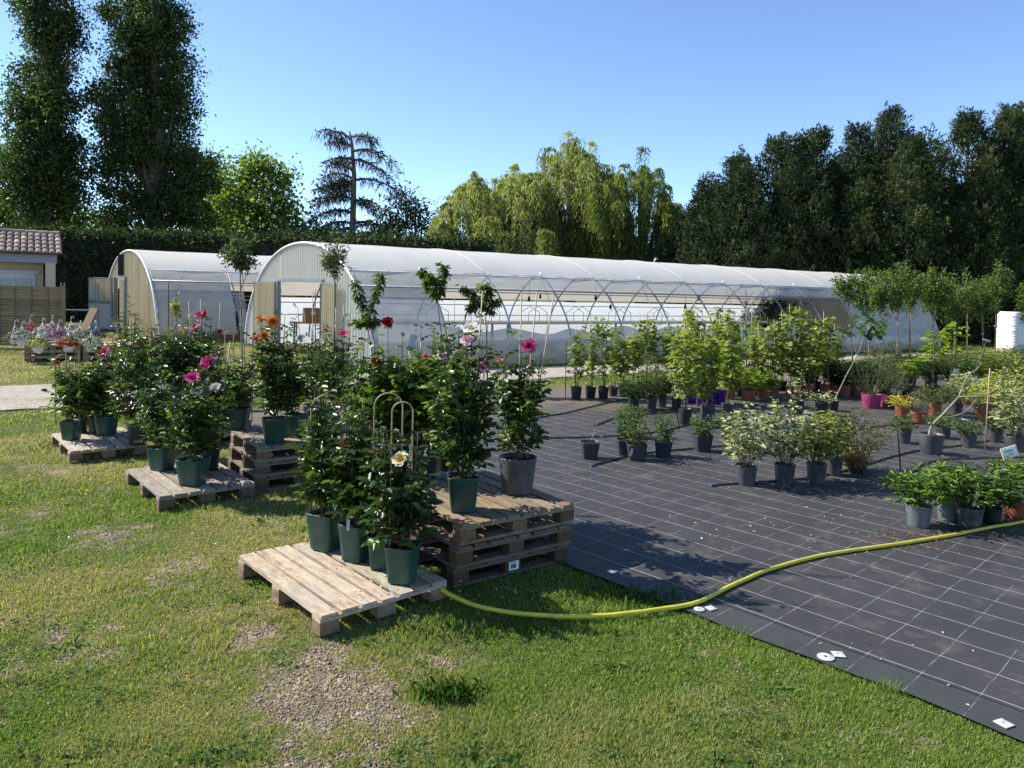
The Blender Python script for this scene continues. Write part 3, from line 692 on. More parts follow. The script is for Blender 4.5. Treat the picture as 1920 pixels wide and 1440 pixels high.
# cream foam trays piled at the corner beside the open side
pp = AT(447, 613, R2[1]+3.2)
t = thing('foam_tray_pile', 'uneven pile of cream foam trays in the open side of the left greenhouse', 'trays', (pp[0], pp[1], .9)); rng = random.Random(4)
b = MB(); b.box((0, 0, .03), (.8, .5, .06), 0, (.55, .2, .14)); b.build('tray', pm('brick_red', (.35, .12, .08)), t)
for i in range(6): b = MB(); b.box((rng.uniform(-.1, .1), 0, .12+.12*i), (.5-.04*i, .4, .10), rng.uniform(-.3, .3), None, .02, rng); b.build('foam_tray', M['tag_white'] if i % 3 else M['paper'], t)

# ------------------------------------------------------------------ wooden fence, hut, rack, plank
fp = G(0, 651); fY = fp[1]
x1 = AT(121, 600, fY)[0]; t = thing('slat_fence', 'brown fence of woven horizontal slats in front of the tiled hut', 'fence', (x1, fY, 0), rad(3)); rng = random.Random(2)
pw = 1.83
for i in range(4):
    b = MB(); xa = -pw*(i+1)+.02; z = .06
    while z < 1.76:
        h = rng.uniform(.065, .085); f = rng.uniform(.7, 1.15); nseg = 4
        for k in range(nseg):
            xx0, xx1 = xa+(pw-.04)*k/nseg, xa+(pw-.04)*(k+1)/nseg; oy = .012*(1 if (k + int(z*13)) % 2 else -1)
            b.box(((xx0+xx1)/2, oy, z+h/2), ((pw-.04)/nseg+.01, .012, h-.006), rng.uniform(-.01, .01), (f, f*.98, f*.92), .002, rng)
        z += h
    b.build('slat_panel', M['fence_wood'], t)
for i in range(5):
    b = MB(); b.box((-pw*i, -.035, .91), (.07, .05, 1.82)); b.build('post', M['fence_wood'], t)
for i in range(4):
    for q in (.25, .5, .75):
        b = MB(); b.box((-pw*i-pw*q, -.032, .91), (.03, .012, 1.70), 0, (.8, .78, .7)); b.build('batten', M['fence_wood'], t)
# hut
hY = 30.0; hx = AT(104, 520, hY)[0]
hut = thing('garden_hut', 'small cream rendered hut with a red barrel tile roof behind the fence', 'hut', (hx, hY, 0), rad(33))
M['render_cream'] = pm('render_cream', (.62, .54, .38), (.55, .47, .33), 3, .9, .1, bump=.3, bscale=60)
M['fascia'] = pm('fascia', (.30, .32, .38), (.26, .28, .33), 5, .6); M['lilac'] = pm('lilac', (.62, .62, .68), (.58, .58, .64), 5, .5)
b = MB(); b.box((-3.6, 2.6, 1.55), (6.4, 3.0, 3.1)); b.build('wall', M['render_cream'], hut)
b = MB(); b.box((-.17, .17, 1.32), (.34, .34, 2.64)); b.build('porch_post', M['render_cream'], hut)
b = MB(); b.box((-.16, 1.1, 1.5), (.30, 1.5, 3.0)); b.build('side_wall', M['render_cream'], hut)
b = MB(); b.box((-3.4, .10, 2.80), (6.9, .16, .34)); b.build('fascia_board', M['fascia'], hut)
d = MB(); d.box((-1.35, 1.06, 1.12), (1.35, .08, 2.2)); dd2 = d.build('door', M['lilac'], hut)
d = MB(); d.box((-1.35, 1.00, 1.05), (1.05, .06, 1.9)); d.build('door_panel', M['tag_white'], dd2)
d = MB(); d.box((-1.35, 1.02, 2.26), (1.6, .12, .1)); d.build('door_lintel', M['lilac'], hut)
M['roof_tile'] = pm('roof_tile', (.30, .215, .17), (.19, .155, .135), 3, .85, .15, bump=.4, bscale=30, usecol=True, lo=.3, hi=.7)
rng = random.Random(7); b = MB()
for r_ in range(5):
    for c_ in range(30):
        x = .12 - c_*.235; y0 = -.35+r_*.42; z0 = 2.98+r_*.175
        f = rng.choice([.75, .9, 1.0, 1.15, 1.5, .8]); col = (f, f*rng.uniform(.9, 1.1), f*rng.uniform(.9, 1.15)); vs = []
        for (yy, zz, w) in ((y0, z0+.03, .115), (y0+.46, z0+.19, .095)):
            for k in range(9):
                a = PI*k/8; vs.append((x+math.cos(a)*w+rng.uniform(-.004, .004), yy, zz+math.sin(a)*w*.8))
        fs = [(k, k+1, 10+k, 9+k) for k in range(8)] + [tuple(range(8, -1, -1))]; b.add(vs, fs, col)
        vs = [(x-.235-.03+.14, y0, z0+.02), (x-.09+.03, y0, z0+.02), (x-.06, y0+.46, z0+.2), (x-.145, y0+.46, z0+.2)]; b.add(vs, [(0, 1, 2, 3)], (.5, .45, .42))
for c_ in range(17):
    a = .2-c_*.42; b.tube([(a, 1.78, 3.90), (a-.42, 1.78, 3.88)], .12, 8, (rng.uniform(.9, 1.5),)*3)
rf = b.build('tile_roof', M['roof_tile'], hut)
b = MB(); b.add([(.10, -.3, 2.965), (.10, 1.78, 3.83), (.10, 4.4, 2.95), (-7, -.3, 2.965), (-7, 1.78, 3.83), (-7, 4.4, 2.95)], [(0, 1, 4, 3), (1, 2, 5, 4), (0, 2, 1)]); b.build('roof_deck', M['roof_tile'], hut)
# rack and plank
p = G(135, 640); t = thing('metal_rack', 'dark metal plant trolley between the slat fence and the left greenhouse', 'trolley', (p[0], 24.6, 0), .3)
for x in (-.5, .5):
    for y in (-.2, .2): b = MB(); b.box((x, y, .95), (.04, .04, 1.9)); b.build('post', M['grey_frame'], t)
for z in (.3, 1.0): b = MB(); b.box((0, 0, z), (.96, .36, .04)); b.build('shelf_board', M['grey_frame'], t)
a, c = AT(152, 620, 23.2), AT(177, 578, 24.0); b = MB(); b.beam((a[0], a[1], .25), tuple(c), .25, .04)
tag(b.build('leaning_plank', M['fence_wood']), 'pale plank leaning against the open door of the left greenhouse', 'plank')
# white wrapped load at the right edge
p = G(1905, 662); t = thing('wrapped_load', 'tall white wrapped load of layered slabs at the right edge by the dark trees', 'wrapped load', (p[0]+.35, p[1]+.7, 0), .15); rng = random.Random(8)
for i in range(13):
    b = MB(); z = .15+i*.118; w = 1.0+rng.uniform(-.03, .03)*(1+(i == 12)*2); vs = []; 
    for (zz, k) in ((0, .992), (.03, 1.0), (.085, 1.0), (.116, .992)):
        for q in range(28):
            an = 2*PI*q/28; ca, sa = math.cos(an), math.sin(an); f = 1/((abs(ca)**8+abs(sa)**8)**.125)
            vs.append((w/2*k*f*ca+rng.uniform(-.006, .006), .5*k*f*sa+rng.uniform(-.006, .006), z+zz))
    fs = [(r*28+q, r*28+(q+1) % 28, (r+1)*28+(q+1) % 28, (r+1)*28+q) for r in range(3) for q in range(28)]+[tuple(84+q for q in range(28))]; b.add(vs, fs); b.build('slab_layer', M['white_plastic'], t, True)
b = MB(); b.box((0, 0, .075), (.96, .9, .14)); b.build('load_pallet', M['wood'], t)

# ================================================================== TREES
def pick(rng_, cols, n, var=.22):
    c = np.array(cols)[rng_.integers(0, len(cols), n)]; return c*rng_.uniform(1-var, 1+var, n)[:, None]
def blob_leaves(L, r, blobs, size, cols, per=26, sig=.5, aspect=.7):
    """blobs: (cx,cy,cz, rx,ry,rz, clumps) in local coordinates; leaves gathered in clumps through the volume"""
    for (cx, cy, cz, rx, ry, rz, n) in blobs:
        d = unit(r.normal(size=(n, 3))); k = r.random(n)**.42; P = d*k[:, None]*np.array([rx, ry, rz])+np.array([cx, cy, cz])
        cs = r.uniform(.6, 1.4, n)
        Q = np.repeat(P, per, 0)+r.normal(size=(n*per, 3))*sig*np.repeat(cs, per)[:, None]*np.array([1, 1, .8])
        D = unit(r.normal(size=(n*per, 3))+np.array([0, 0, -.25])); Nn = unit(r.normal(size=(n*per, 3))+np.array([0, 0, .7])+np.repeat(d, per, 0)*.5)
        l = size*r.uniform(.6, 1.3, n*per); cc = np.repeat(pick(r, cols, n, .25), per, 0)*r.uniform(.8, 1.2, n*per)[:, None]
        L.many(Q, D, Nn, l, l*aspect, cc)
def trunk(MBo, r, base, top, r0, r1, limbs=()):
    rng = random.Random(int(abs(base[0])*100)+5)
    n = 8; pts = [Vector(base).lerp(Vector(top), i/n)+Vector((rng.uniform(-1, 1), rng.uniform(-1, 1), 0))*r0*.5*(0 < i < n) for i in range(n+1)]
    MBo.tube(pts, [r0+(r1-r0)*i/n for i in range(n+1)], 8)
    for (z0, tip, rr) in limbs:
        f = (z0-base[2])/(top[2]-base[2]); a = Vector(base).lerp(Vector(top), f); tip = Vector(tip)
        mid = a.lerp(tip, .5)+Vector((0, 0, -.08*(tip-a).length)); MBo.tube([a, a.lerp(mid, .5), mid, mid.lerp(tip, .55), tip], [rr, rr*.85, rr*.65, rr*.4, rr*.15], 6)
def tree(name, label, px, Y, blobs_px, size, cols, group, per=26, sig=.5, tr=.3, mat='tree_leaf', trunk_top=None, seed=1, barkm='bark', dens=1.0, aspect=.7):
    """blobs_px: (px, py, rx_px, ry_px, clumps): crown lumps given by apparent size, each turned into a round lump at the tree's own distance"""
    r = np.random.default_rng(seed); base = AT(px, 600, Y); root = thing(name, label, 'tree', (base[0], Y, 0), 0, group); mpp = scale_at(Y)
    bl = []; limbs = []; ztop = 0
    for (bx, by, rx, ry, n) in blobs_px:
        rx *= .84; oy = r.uniform(-.5, .5)*rx*mpp; p = AT(bx, by, Y+oy)-np.array([base[0], Y, 0]); bl.append((p[0], p[1], p[2], rx*mpp, rx*mpp*.9, ry*mpp, int(n*dens)))
        limbs.append((max(.5, p[2]*.55), (p[0], p[1], p[2]+ry*mpp*.5), tr*.35)); ztop = max(ztop, p[2]+ry*mpp*.3)
    b = MB(); trunk(b, r, (0, 0, -.1), (0, 0, trunk_top or ztop), tr, tr*.2, limbs); b.build('trunk', M[barkm], root, True)
    L = Leaves(); blob_leaves(L, r, bl, size, cols, per, sig, aspect); L.build('crown', 'oval', M[mat], root); return root
GT = 'tall trees behind the greenhouses'
pop = [(.036, .064, .015), (.048, .08, .018), (.062, .10, .022), (.095, .13, .028), (.028, .048, .013)]
tree('poplar_tree', 'tall dark poplar at the far left, its narrow top leaving the picture', 85, 45, [(82,-60,50,60,60),(80,20,62,75,150),(95,110,52,80,130),(60,190,50,75,120),(105,200,48,70,100),(70,270,68,80,170),(120,300,55,75,120),(60,350,70,70,150),(120,390,70,60,120),(30,330,45,60,60),(140,60,20,40,22)], .17, pop, GT, per=64, sig=.35, tr=.5, seed=3, dens=.66)
tree('poplar_tree', 'broad dark poplar beside the left one, wide lower crown above the dark hedge', 290, 46, [(270,-20,62,50,90),(260,60,70,75,140),(320,70,50,75,110),(235,130,45,75,90),(290,150,70,75,170),(340,160,40,60,60),(190,190,30,50,40),(250,240,70,75,170),(330,250,55,70,120),(220,320,60,70,130),(300,330,85,80,200),(370,340,45,65,90),(250,400,75,55,130),(340,405,75,55,130),(205,20,22,30,22)], .17, pop, GT, per=64, sig=.35, tr=.55, seed=4, dens=.66)
bri = [(.13, .19, .035), (.18, .235, .045), (.09, .14, .028), (.22, .27, .06)]
tree('plane_tree', 'bright green sunlit tree between the broad poplar and the dead cedar', 490, 52, [(490,320,38,36,55),(455,345,38,38,50),(525,350,34,40,50),(470,395,58,45,90),(530,410,40,45,60),(420,380,34,45,40),(500,450,65,40,80),(575,440,22,30,25)], .26, bri, GT, per=34, sig=.5, tr=.35, seed=5, dens=.6, mat='soft_leaf')
tree('lime_tree', 'light green tree crown just right of the broad poplar', 400, 56, [(395,330,30,40,50),(405,390,40,45,60),(370,420,35,40,40),(425,440,35,35,40)], .26, bri, GT, per=34, sig=.5, tr=.3, seed=6, dens=.8, mat='soft_leaf')
tree('lime_tree', 'yellow green tree low behind the tiled hut at the left edge', 25, 58, [(10,400,40,35,60),(55,425,45,30,60),(130,410,40,30,40),(180,425,40,30,40),(-40,390,50,50,60)], .26, bri, GT, per=34, sig=.5, tr=.3, seed=7, dens=.8, mat='soft_leaf')
# hedge
r = np.random.default_rng(21); hd = thing('clipped_hedge', 'tall dark clipped hedge behind the hut and the left greenhouse', 'hedge', (-18, 37, 0)); L = Leaves()
n = 26000; x = r.uniform(-16, 17, n); kx = r.random(n); z = np.where(kx < .62, r.uniform(0, 4.3, n), r.normal(4.25, .16, n)); y = np.where(kx < .62, r.normal(-.75, .12, n), r.uniform(-.8, .8, n)); y += .05*x*0
z += .18*(fbm(x*.8, x*0, 4, 3)-.5)*(z > 3.8)
L.many(np.stack([x, y, z], -1), unit(r.normal(size=(n, 3))+np.array([0, -.4, .3])), unit(r.normal(size=(n, 3))+np.array([0, -.6, .8])), .20*r.uniform(.6, 1.3, n), .12*r.uniform(.6, 1.2, n), pick(r, [(.020, .038, .012), (.028, .05, .014), (.042, .068, .019), (.016, .028, .010)], n))
L.build('foliage', 'oval', M['tree_leaf'], hd); b = MB(); b.box((.5, .1, 2.05), (33, 1.1, 4.1)); b.build('dark_core', M['dark'], hd)  # solid near-black core fills the hedge behind its leaves
# darker shrubs filling the gap behind the greenhouses
for i, (px, Y, bl, lab) in enumerate([(440, 44, [(420,470,60,26,70),(500,478,60,24,70),(560,470,50,24,50)], 'dark shrub belt left of the dead cedar above the left greenhouse roof'),
                                      (600, 46, [(600,462,45,28,60),(660,466,55,22,60),(720,470,45,20,50)], 'dark shrub belt at the foot of the dead cedar')]):
    tree('dark_shrub', lab, px, Y, bl, .26, [(.018, .032, .009), (.03, .05, .013), (.045, .07, .018)], 'shrubs behind the greenhouses', sig=.4, tr=.15, seed=60+i)
# dead cedar: bare drooping limbs with hanging twigs
Yc = 50; base = AT(662, 500, Yc); ced = thing('cedar_tree', 'dark half bare cedar with long drooping limbs against the sky', 'tree', (base[0], Yc, 0), 0, GT); mp = scale_at(Yc)
b = MB(); rng = random.Random(5)
def W2(px, py, dy=0): p = AT(px, py, Yc+dy); return Vector((p[0]-base[0], dy, p[2]))
b.tube([(0, 0, 0), W2(661, 430), W2(664, 330), W2(660, 270), W2(655, 245)], [.27, .22, .16, .10, .04], 8); b.build('trunk', M['bark'], ced, True)
lb = MB(); Lc = Leaves()
limbs = [((658,262),(635,238),(606,252)),((658,275),(640,262),(612,268)),((660,256),(690,250),(705,262)),((662,284),(700,268),(748,310)),((662,300),(690,295),(725,330)),((662,340),(700,325),(762,366)),
         ((661,320),(640,300),(612,312)),((661,335),(635,318),(606,332)),((662,380),(690,365),(712,400)),((662,360),(640,352),(600,372)),((662,400),(625,385),(585,412)),((662,420),(620,405),(582,440)),((662,420),(690,410),(720,432)),((662,440),(700,430),(730,452)),((661,350),(636,335),(603,352)),((662,372),(632,362),(590,388)),((662,345),(645,330),(622,345)),((662,300),(645,290),(618,300)),((662,430),(630,425),(590,455))]
for (a, m_, c) in limbs:
  for dup_ in range(2):
    dy = rng.uniform(-2.2, 2.2); A, B_, C_ = W2(*a), W2(m_[0]+rng.uniform(-6, 6)*dup_, m_[1]+rng.uniform(-5, 5)*dup_, dy*.5), W2(c[0]+rng.uniform(-16, 16)*dup_, c[1]+rng.uniform(-12, 12)*dup_, dy)
    pts = [(1-t)**2*A+2*t*(1-t)*B_+t*t*C_ for t in [k/10 for k in range(11)]]; lb.tube(pts, [.085-.007*k for k in range(11)], 5)
    dens = 6 if a[1] < 345 else 10
    for k in range(2, 11):
        for q in range(dens):
            p = pts[k]+Vector((rng.uniform(-.25, .25), rng.uniform(-.25, .25), rng.uniform(-.05, .05)))
            Lc.add(p, (rng.uniform(-.6, .6), rng.uniform(-.6, .6), -rng.uniform(.3, 1.2)), (rng.uniform(-1, 1), -1, rng.uniform(-.3, .3)), rng.uniform(.3, 1.0), rng.uniform(.03, .06), rng.choice([(.035, .030, .024), (.028, .03, .02), (.022, .028, .018)]))
            if rng.random() < .5: Lc.add(p, (rng.uniform(-1, 1), rng.uniform(-1, 1), rng.uniform(-.4, .5)), (0, -1, .3), rng.uniform(.2, .5), .10, (.02, .03, .018))
lb.build('limbs', M['bark'], ced, True); Lc.build('twigs', 'dia', M['conifer'], ced)
# small pines
for i, (px, tops, sd, lab) in enumerate([(775, [(752,372,16,20,16),(770,395,24,24,24),(790,405,22,26,22),(755,425,26,24,20),(800,430,16,20,12),(745,455,22,16,12)], 31, 'thin bluish pine trees right of the dead cedar'), (728, [(730,410,14,22,18),(722,440,18,24,20),(742,452,14,20,14)], 32, 'small feathery tree touching the limbs of the dead cedar')]):
    tree('pine_tree', lab, px, 58, tops, .34, [(.035, .055, .034), (.045, .065, .038), (.055, .075, .045)], GT, per=16, sig=.5, tr=.2, mat='conifer', seed=sd, aspect=.3)
# willows: many small fountains of hanging strands below an uneven outline
def willow(label, px, Y, outline, n_f, seed, cols, bot=485):
    r = np.random.default_rng(seed); base = AT(px, 520, Y); root = thing('willow_tree', label, 'tree', (base[0], Y, 0), 0, GT); L = Leaves(); b = MB(); mp = scale_at(Y); limbs = []
    ox_, oy_ = [o[0] for o in outline], [o[1] for o in outline]
    for f in range(n_f):
        fx = r.uniform(ox_[0], ox_[-1]); top = np.interp(fx, ox_, oy_)+(bot-15-np.interp(fx, ox_, oy_))*r.random()**1.5; 
        if r.random() < .26: top = np.interp(fx, ox_, oy_)+12-abs(r.normal(0, 1))*15
        R_ = r.uniform(11, 32)*mp; yy = r.normal(0, 2.0); c = AT(fx, min(top, bot-25), Y+yy); zt = c[2]; cx, cy = c[0]-base[0], yy
        if f % 3 == 0: limbs.append((max(1., zt*.4), (cx, cy, zt-.2), .13))
        d0 = np.array(cols[r.integers(len(cols))])*r.uniform(.75, 1.2); thin = np.clip((top-oy_[len(oy_)//2])/60, .4, 1)
        for i in range(int(21*thin)):
            a = r.uniform(0, 2*PI); k = math.sqrt(r.random()); ln = r.uniform(.8, 3.4)*(.5+.5*k); m_ = int(ln*11)+4; s_ = np.linspace(0, 1, m_)
            sw = r.uniform(.3, 1.0)*R_*k; x = cx+math.cos(a)*sw*np.minimum(s_*2.2, 1)**.6; y = cy+math.sin(a)*sw*np.minimum(s_*2.2, 1)**.6
            z = zt+.5*np.sin(np.minimum(s_*3, PI))*.5-ln*s_**1.5
            P = np.stack([x+r.normal(0, .05, m_), y+r.normal(0, .05, m_), z+r.normal(0, .04, m_)], -1)
            P = P[P[:, 2] > .3]; m_ = len(P)
            if m_ < 2: continue
            D = np.stack([r.normal(0, .4, m_)+math.cos(a)*.2, r.normal(0, .4, m_), -np.ones(m_)*.8], -1)
            L.many(P, D, r.normal(size=(m_, 3))+np.array([0, -.3, .2]), r.uniform(.18, .36, m_), r.uniform(.05, .085, m_), d0[None]*r.uniform(.75, 1.25, m_)[:, None])
    trunk(b, r, (0, 0, -.1), (0, 0, max(l[1][2] for l in limbs)*.8), .5, .12, limbs); b.build('trunk', M['bark'], root, True); L.build('crown', 'dia', M['soft_leaf'], root)
wc = [(.22, .245, .07), (.27, .29, .095), (.16, .185, .05), (.30, .31, .12)]
willow('left weeping willow, yellow green strands hanging to the greenhouse roof', 910, 47, [(815,430),(840,385),(870,345),(905,332),(940,335),(975,322),(1000,335),(1020,350),(1040,380)], 165, 41, wc)
willow('tallest middle weeping willow with thin open top above the greenhouse roof', 1065, 50, [(960,350),(1005,322),(1035,290),(1062,272),(1090,275),(1112,295),(1125,325),(1160,350)], 170, 42, wc)
willow('rounded right weeping willow beside the dark conifers', 1200, 48, [(1090,360),(1140,330),(1175,318),(1205,318),(1232,335),(1252,362),(1275,392),(1290,420)], 165, 43, [(.15, .19, .042), (.19, .225, .055), (.11, .145, .034)])
# leyland conifers: leaning sprays on a conical crown
def conifer(label, px, Y, top, r_px, seed, n=420, cols=None, bottom=0.0, droop=.0):
    r = np.random.default_rng(seed); base = AT(px, 560, Y); root = thing('conifer_tree', label, 'tree', (base[0], Y, 0), 0, 'dark conifers beyond the long greenhouse'); zt = AT(px, top+24, Y)[2]; R_ = r_px*1.8*scale_at(Y); n = int(n*2.8)
    b = MB(); b.tube([(0, 0, -.1), (.05, 0, zt*.5), (0, 0, zt*.97)], [.28, .16, .03], 7); b.build('trunk', M['bark'], root, True)
    L = Leaves(); cols = cols or [(.022, .044, .017), (.03, .053, .019), (.017, .034, .015), (.042, .06, .02), (.05, .064, .021)]
    subs = [(0, 0, 1.0, .62)]+[(r.uniform(-.85, .85)*R_, r.uniform(-.5, .5)*R_, r.uniform(.62, .97), r.uniform(.40, .60)) for _ in range(6)]
    PP, OO, FFR = [], [], []
    for (ox, oy, hf, rf) in subs:
        m_ = int(n*(.30 if hf == 1.0 else .7/6)); zz = zt*hf*r.random(m_)**.85; f = zz/(zt*hf); pr = np.minimum(1, (1-f)*2.0)**.9
        a = r.uniform(0, 2*PI, m_); k = (.5+.5*r.random(m_)**.6)*(1+.6*(fbm(a*1.6+ox, zz*.7, seed, 2)-.5)*2)
        PP.append(np.stack([ox+np.cos(a)*R_*rf*pr*k, oy+np.sin(a)*R_*rf*pr*k, zz], -1)); OO.append(np.stack([np.cos(a), np.sin(a), .7+f*1.0], -1)); FFR.append(f)
    P = np.concatenate(PP); f = np.concatenate(FFR); n = len(P); o = unit(np.concatenate(OO)+r.normal(size=(n, 3))*.3)
    per = 46; t = r.random((n, per)); Lsp = r.uniform(.7, 1.5, n)*(1.05-.4*f)
    Q = P[:, None]+o[:, None]*(t*Lsp[:, None])[..., None]+r.normal(size=(n, per, 3))*(.30*(1.05-t))[..., None]*np.array([1, 1, .7])
    D = unit(o[:, None]+r.normal(size=(n, per, 3))*.65); Nn = r.normal(size=(n, per, 3))+np.array([0, -.2, .8]); l = r.uniform(.10, .25, (n, per))
    c = np.repeat(pick(r, cols, n, .3)[:, None], per, 1)*r.uniform(.75, 1.25, (n, per))[..., None]
    L.many(Q.reshape(-1, 3), D.reshape(-1, 3), Nn.reshape(-1, 3), l.ravel(), (l*.32).ravel(), c.reshape(-1, 3)); L.build('crown', 'dia', M['conifer'], root)
olive = [(.044, .066, .020), (.055, .076, .023), (.034, .056, .018), (.027, .045, .017), (.066, .082, .026)]
CT = [(1318, 41, 338, 40, 320, 'leftmost dark conifer of the row, next to the right willow', None), (1375, 40, 290, 58, 460, 'second dark conifer from the left in the tall row', None), (1445, 41, 250, 58, 480, 'third dark conifer from the left with pointed top', None),
      (1520, 40, 238, 60, 500, 'fourth dark conifer from the left, bluish green', None), (1597, 42, 228, 55, 480, 'fifth dark conifer from the left behind the olive one', None), (1655, 41, 196, 60, 520, 'spired conifer, first high point right of the row centre', None),
      (1695, 38, 255, 70, 520, 'wide olive green conifer standing forward in the row', olive), (1800, 39, 202, 72, 600, 'tall olive conifer second from the right edge', olive), (1875, 40, 192, 62, 560, 'tallest conifer near the right edge', olive), (1950, 39, 215, 70, 480, 'conifer cut by the right edge of the picture', olive),
      (1285, 44, 398, 30, 220, 'small dark conifer in the gap between willow and row', None), (2040, 40, 215, 80, 360, 'conifer beyond the right edge of the picture', olive)]
for i, (px, Y, tp, rp, n, lab, cols) in enumerate(CT): conifer(lab, px, Y, tp, rp, 100+i, n, cols)
for i, (px, Y, tp, rp, n, lab) in enumerate([(1640, 44, 430, 75, 300, 'low dark conifer filling the row behind the greenhouse end'), (1470, 44, 400, 80, 300, 'low dark conifer filling the row behind the greenhouse middle'), (1760, 45, 400, 85, 320, 'low dark conifer behind the standards at the right'), (1880, 44, 420, 80, 320, 'low dark conifer behind the white wrapped load'), (1340, 45, 430, 60, 260, 'low dark conifer behind the greenhouse roof near the willow')]):
    conifer(lab, px, Y, tp, rp, 140+i, n, [(.012, .022, .010), (.018, .03, .012), (.01, .018, .009)])

# ================================================================== PLANTS IN POTS
PAL = {
 'rose': [((.030,.055,.015),4), ((.046,.080,.018),4), ((.072,.118,.022),3), ((.13,.19,.026),2)],
 'rose_new': [((.032,.058,.016),2), ((.058,.10,.02),3), ((.13,.20,.026),4), ((.19,.25,.034),2)],
 'rose_red': [((.03,.06,.02),4), ((.05,.09,.026),3), ((.10,.16,.03),1), ((.085,.045,.025),1)],
 'vine': [((.18,.22,.032),4), ((.24,.275,.05),4), ((.11,.15,.024),3), ((.30,.33,.09),1)],
 'lime': [((.17,.225,.022),4), ((.23,.28,.034),3), ((.11,.165,.02),3)],
 'green': [((.045,.085,.02),4), ((.065,.11,.026),3), ((.10,.15,.03),2)],
 'dark': [((.022,.042,.016),4), ((.032,.056,.02),3), ((.05,.075,.025),1)],
 'olive': [((.075,.095,.045),3), ((.11,.125,.065),3), ((.05,.068,.032),3)],
 'varieg': [((.38,.39,.25),4), ((.50,.49,.36),3), ((.12,.14,.07),3), ((.07,.09,.045),2)],
 'varieg_y': [((.30,.29,.07),3), ((.20,.22,.06),3), ((.07,.09,.03),3)],
 'yellow': [((.55,.42,.04),4), ((.62,.52,.07),3), ((.30,.27,.04),1)],
 'pale_yellow': [((.46,.45,.12),4), ((.36,.37,.10),3), ((.16,.19,.05),2)],
 'bronze': [((.13,.09,.035),3), ((.16,.13,.045),3), ((.08,.09,.03),3)],
 'straw': [((.34,.24,.14),3), ((.42,.33,.20),2), ((.20,.15,.07),2)],
 'choisya': [((.13,.21,.035),4), ((.19,.27,.05),3), ((.06,.11,.022),4), ((.035,.065,.018),2)],
 'laurel': [((.11,.155,.034),4), ((.15,.20,.045),3), ((.065,.10,.025),3)],
 'sage': [((.14,.17,.11),3), ((.19,.22,.15),2), ((.08,.11,.06),2)],
 'peach': [((.065,.11,.022),4), ((.10,.15,.028),3), ((.05,.085,.02),2)],
}
def pcol(rng, pal):
    P = PAL[pal]; t = rng.uniform(0, sum(w for _, w in P))
    for c, w in P:
        t -= w
        if t <= 0: break
    f = rng.uniform(.75, 1.25); return (c[0]*f, c[1]*f, c[2]*f)
def pot(root, kind, r, h, mat, rng, legs=0):
    b = MB(); n = 28 if kind == 'sq' else 24; sq = 9.0 if kind == 'sq' else 0.0
    k = .76 if kind == 'sq' else .80
    rr = r*.93 if kind == 'sq' else r
    b.lathe([(rr*k*.97, .0), (rr*k, .008), (rr*(k+(1-k)*.80), h*.84), (rr*.97, h*.86), (rr, h*.985), (rr*1.0, h), (rr*.95, h), (rr*.93, h*.86)], n, sq)
    p = b.build('pot', mat, root, True)
    if kind == 'sq':
        p.rotation_euler = (0, 0, 0)
    s = MB(); m = 20; q = [(rr*.945, h*.87)]; vs = [(0, 0, h*.90)]
    for i in range(m):
        a = 2*PI*(i+.5)/m; ca, sa = math.cos(a), math.sin(a); f = 1/((abs(ca)**sq+abs(sa)**sq)**(1/sq)) if sq else 1
        vs.append((rr*.935*f*ca, rr*.935*f*sa, h*.865+rng.uniform(-.006, .008)))
    s.add(vs, [(0, 1+i, 1+(i+1) % m) for i in range(m)]); s.build('soil', M['soil'], p)
    return p
def bez(a, b, c, n=8): return [(1-t)**2*a+2*t*(1-t)*b+t*t*c for t in [i/n for i in range(n+1)]]
def leaflets(L, rng, p, d, ll, pal, k, asp, droop=.15):
    d = Vector(d).normalized(); up = Vector((rng.gauss(0, .5), rng.gauss(0, .5), 1))
    s = d.cross(up).normalized(); c0 = pcol(rng, pal)
    def one(pp, dd, l):
        f = rng.uniform(.85, 1.15); nn = Vector((rng.gauss(0, .45), rng.gauss(0, .45), 1))
        L.add(tuple(pp), tuple(dd), tuple(nn), l, l*asp*rng.uniform(.85, 1.15), tuple(x*f for x in c0))
    if k == 1: one(p, d+Vector((0, 0, -droop)), ll*rng.uniform(.65, 1.25)); return
    pet = ll*.9; tip = p+d*pet*1.25
    one(tip, d+Vector((0, 0, -droop)), ll*rng.uniform(.9, 1.15))
    for q in range((k-1)//2):
        pp = p+d*pet*(1.0-.62*q)
        for sg in (-1, 1): one(pp, d*.45+s*sg+Vector((0, 0, -droop*.6)), ll*rng.uniform(.7, .98))
DENS = 1.35
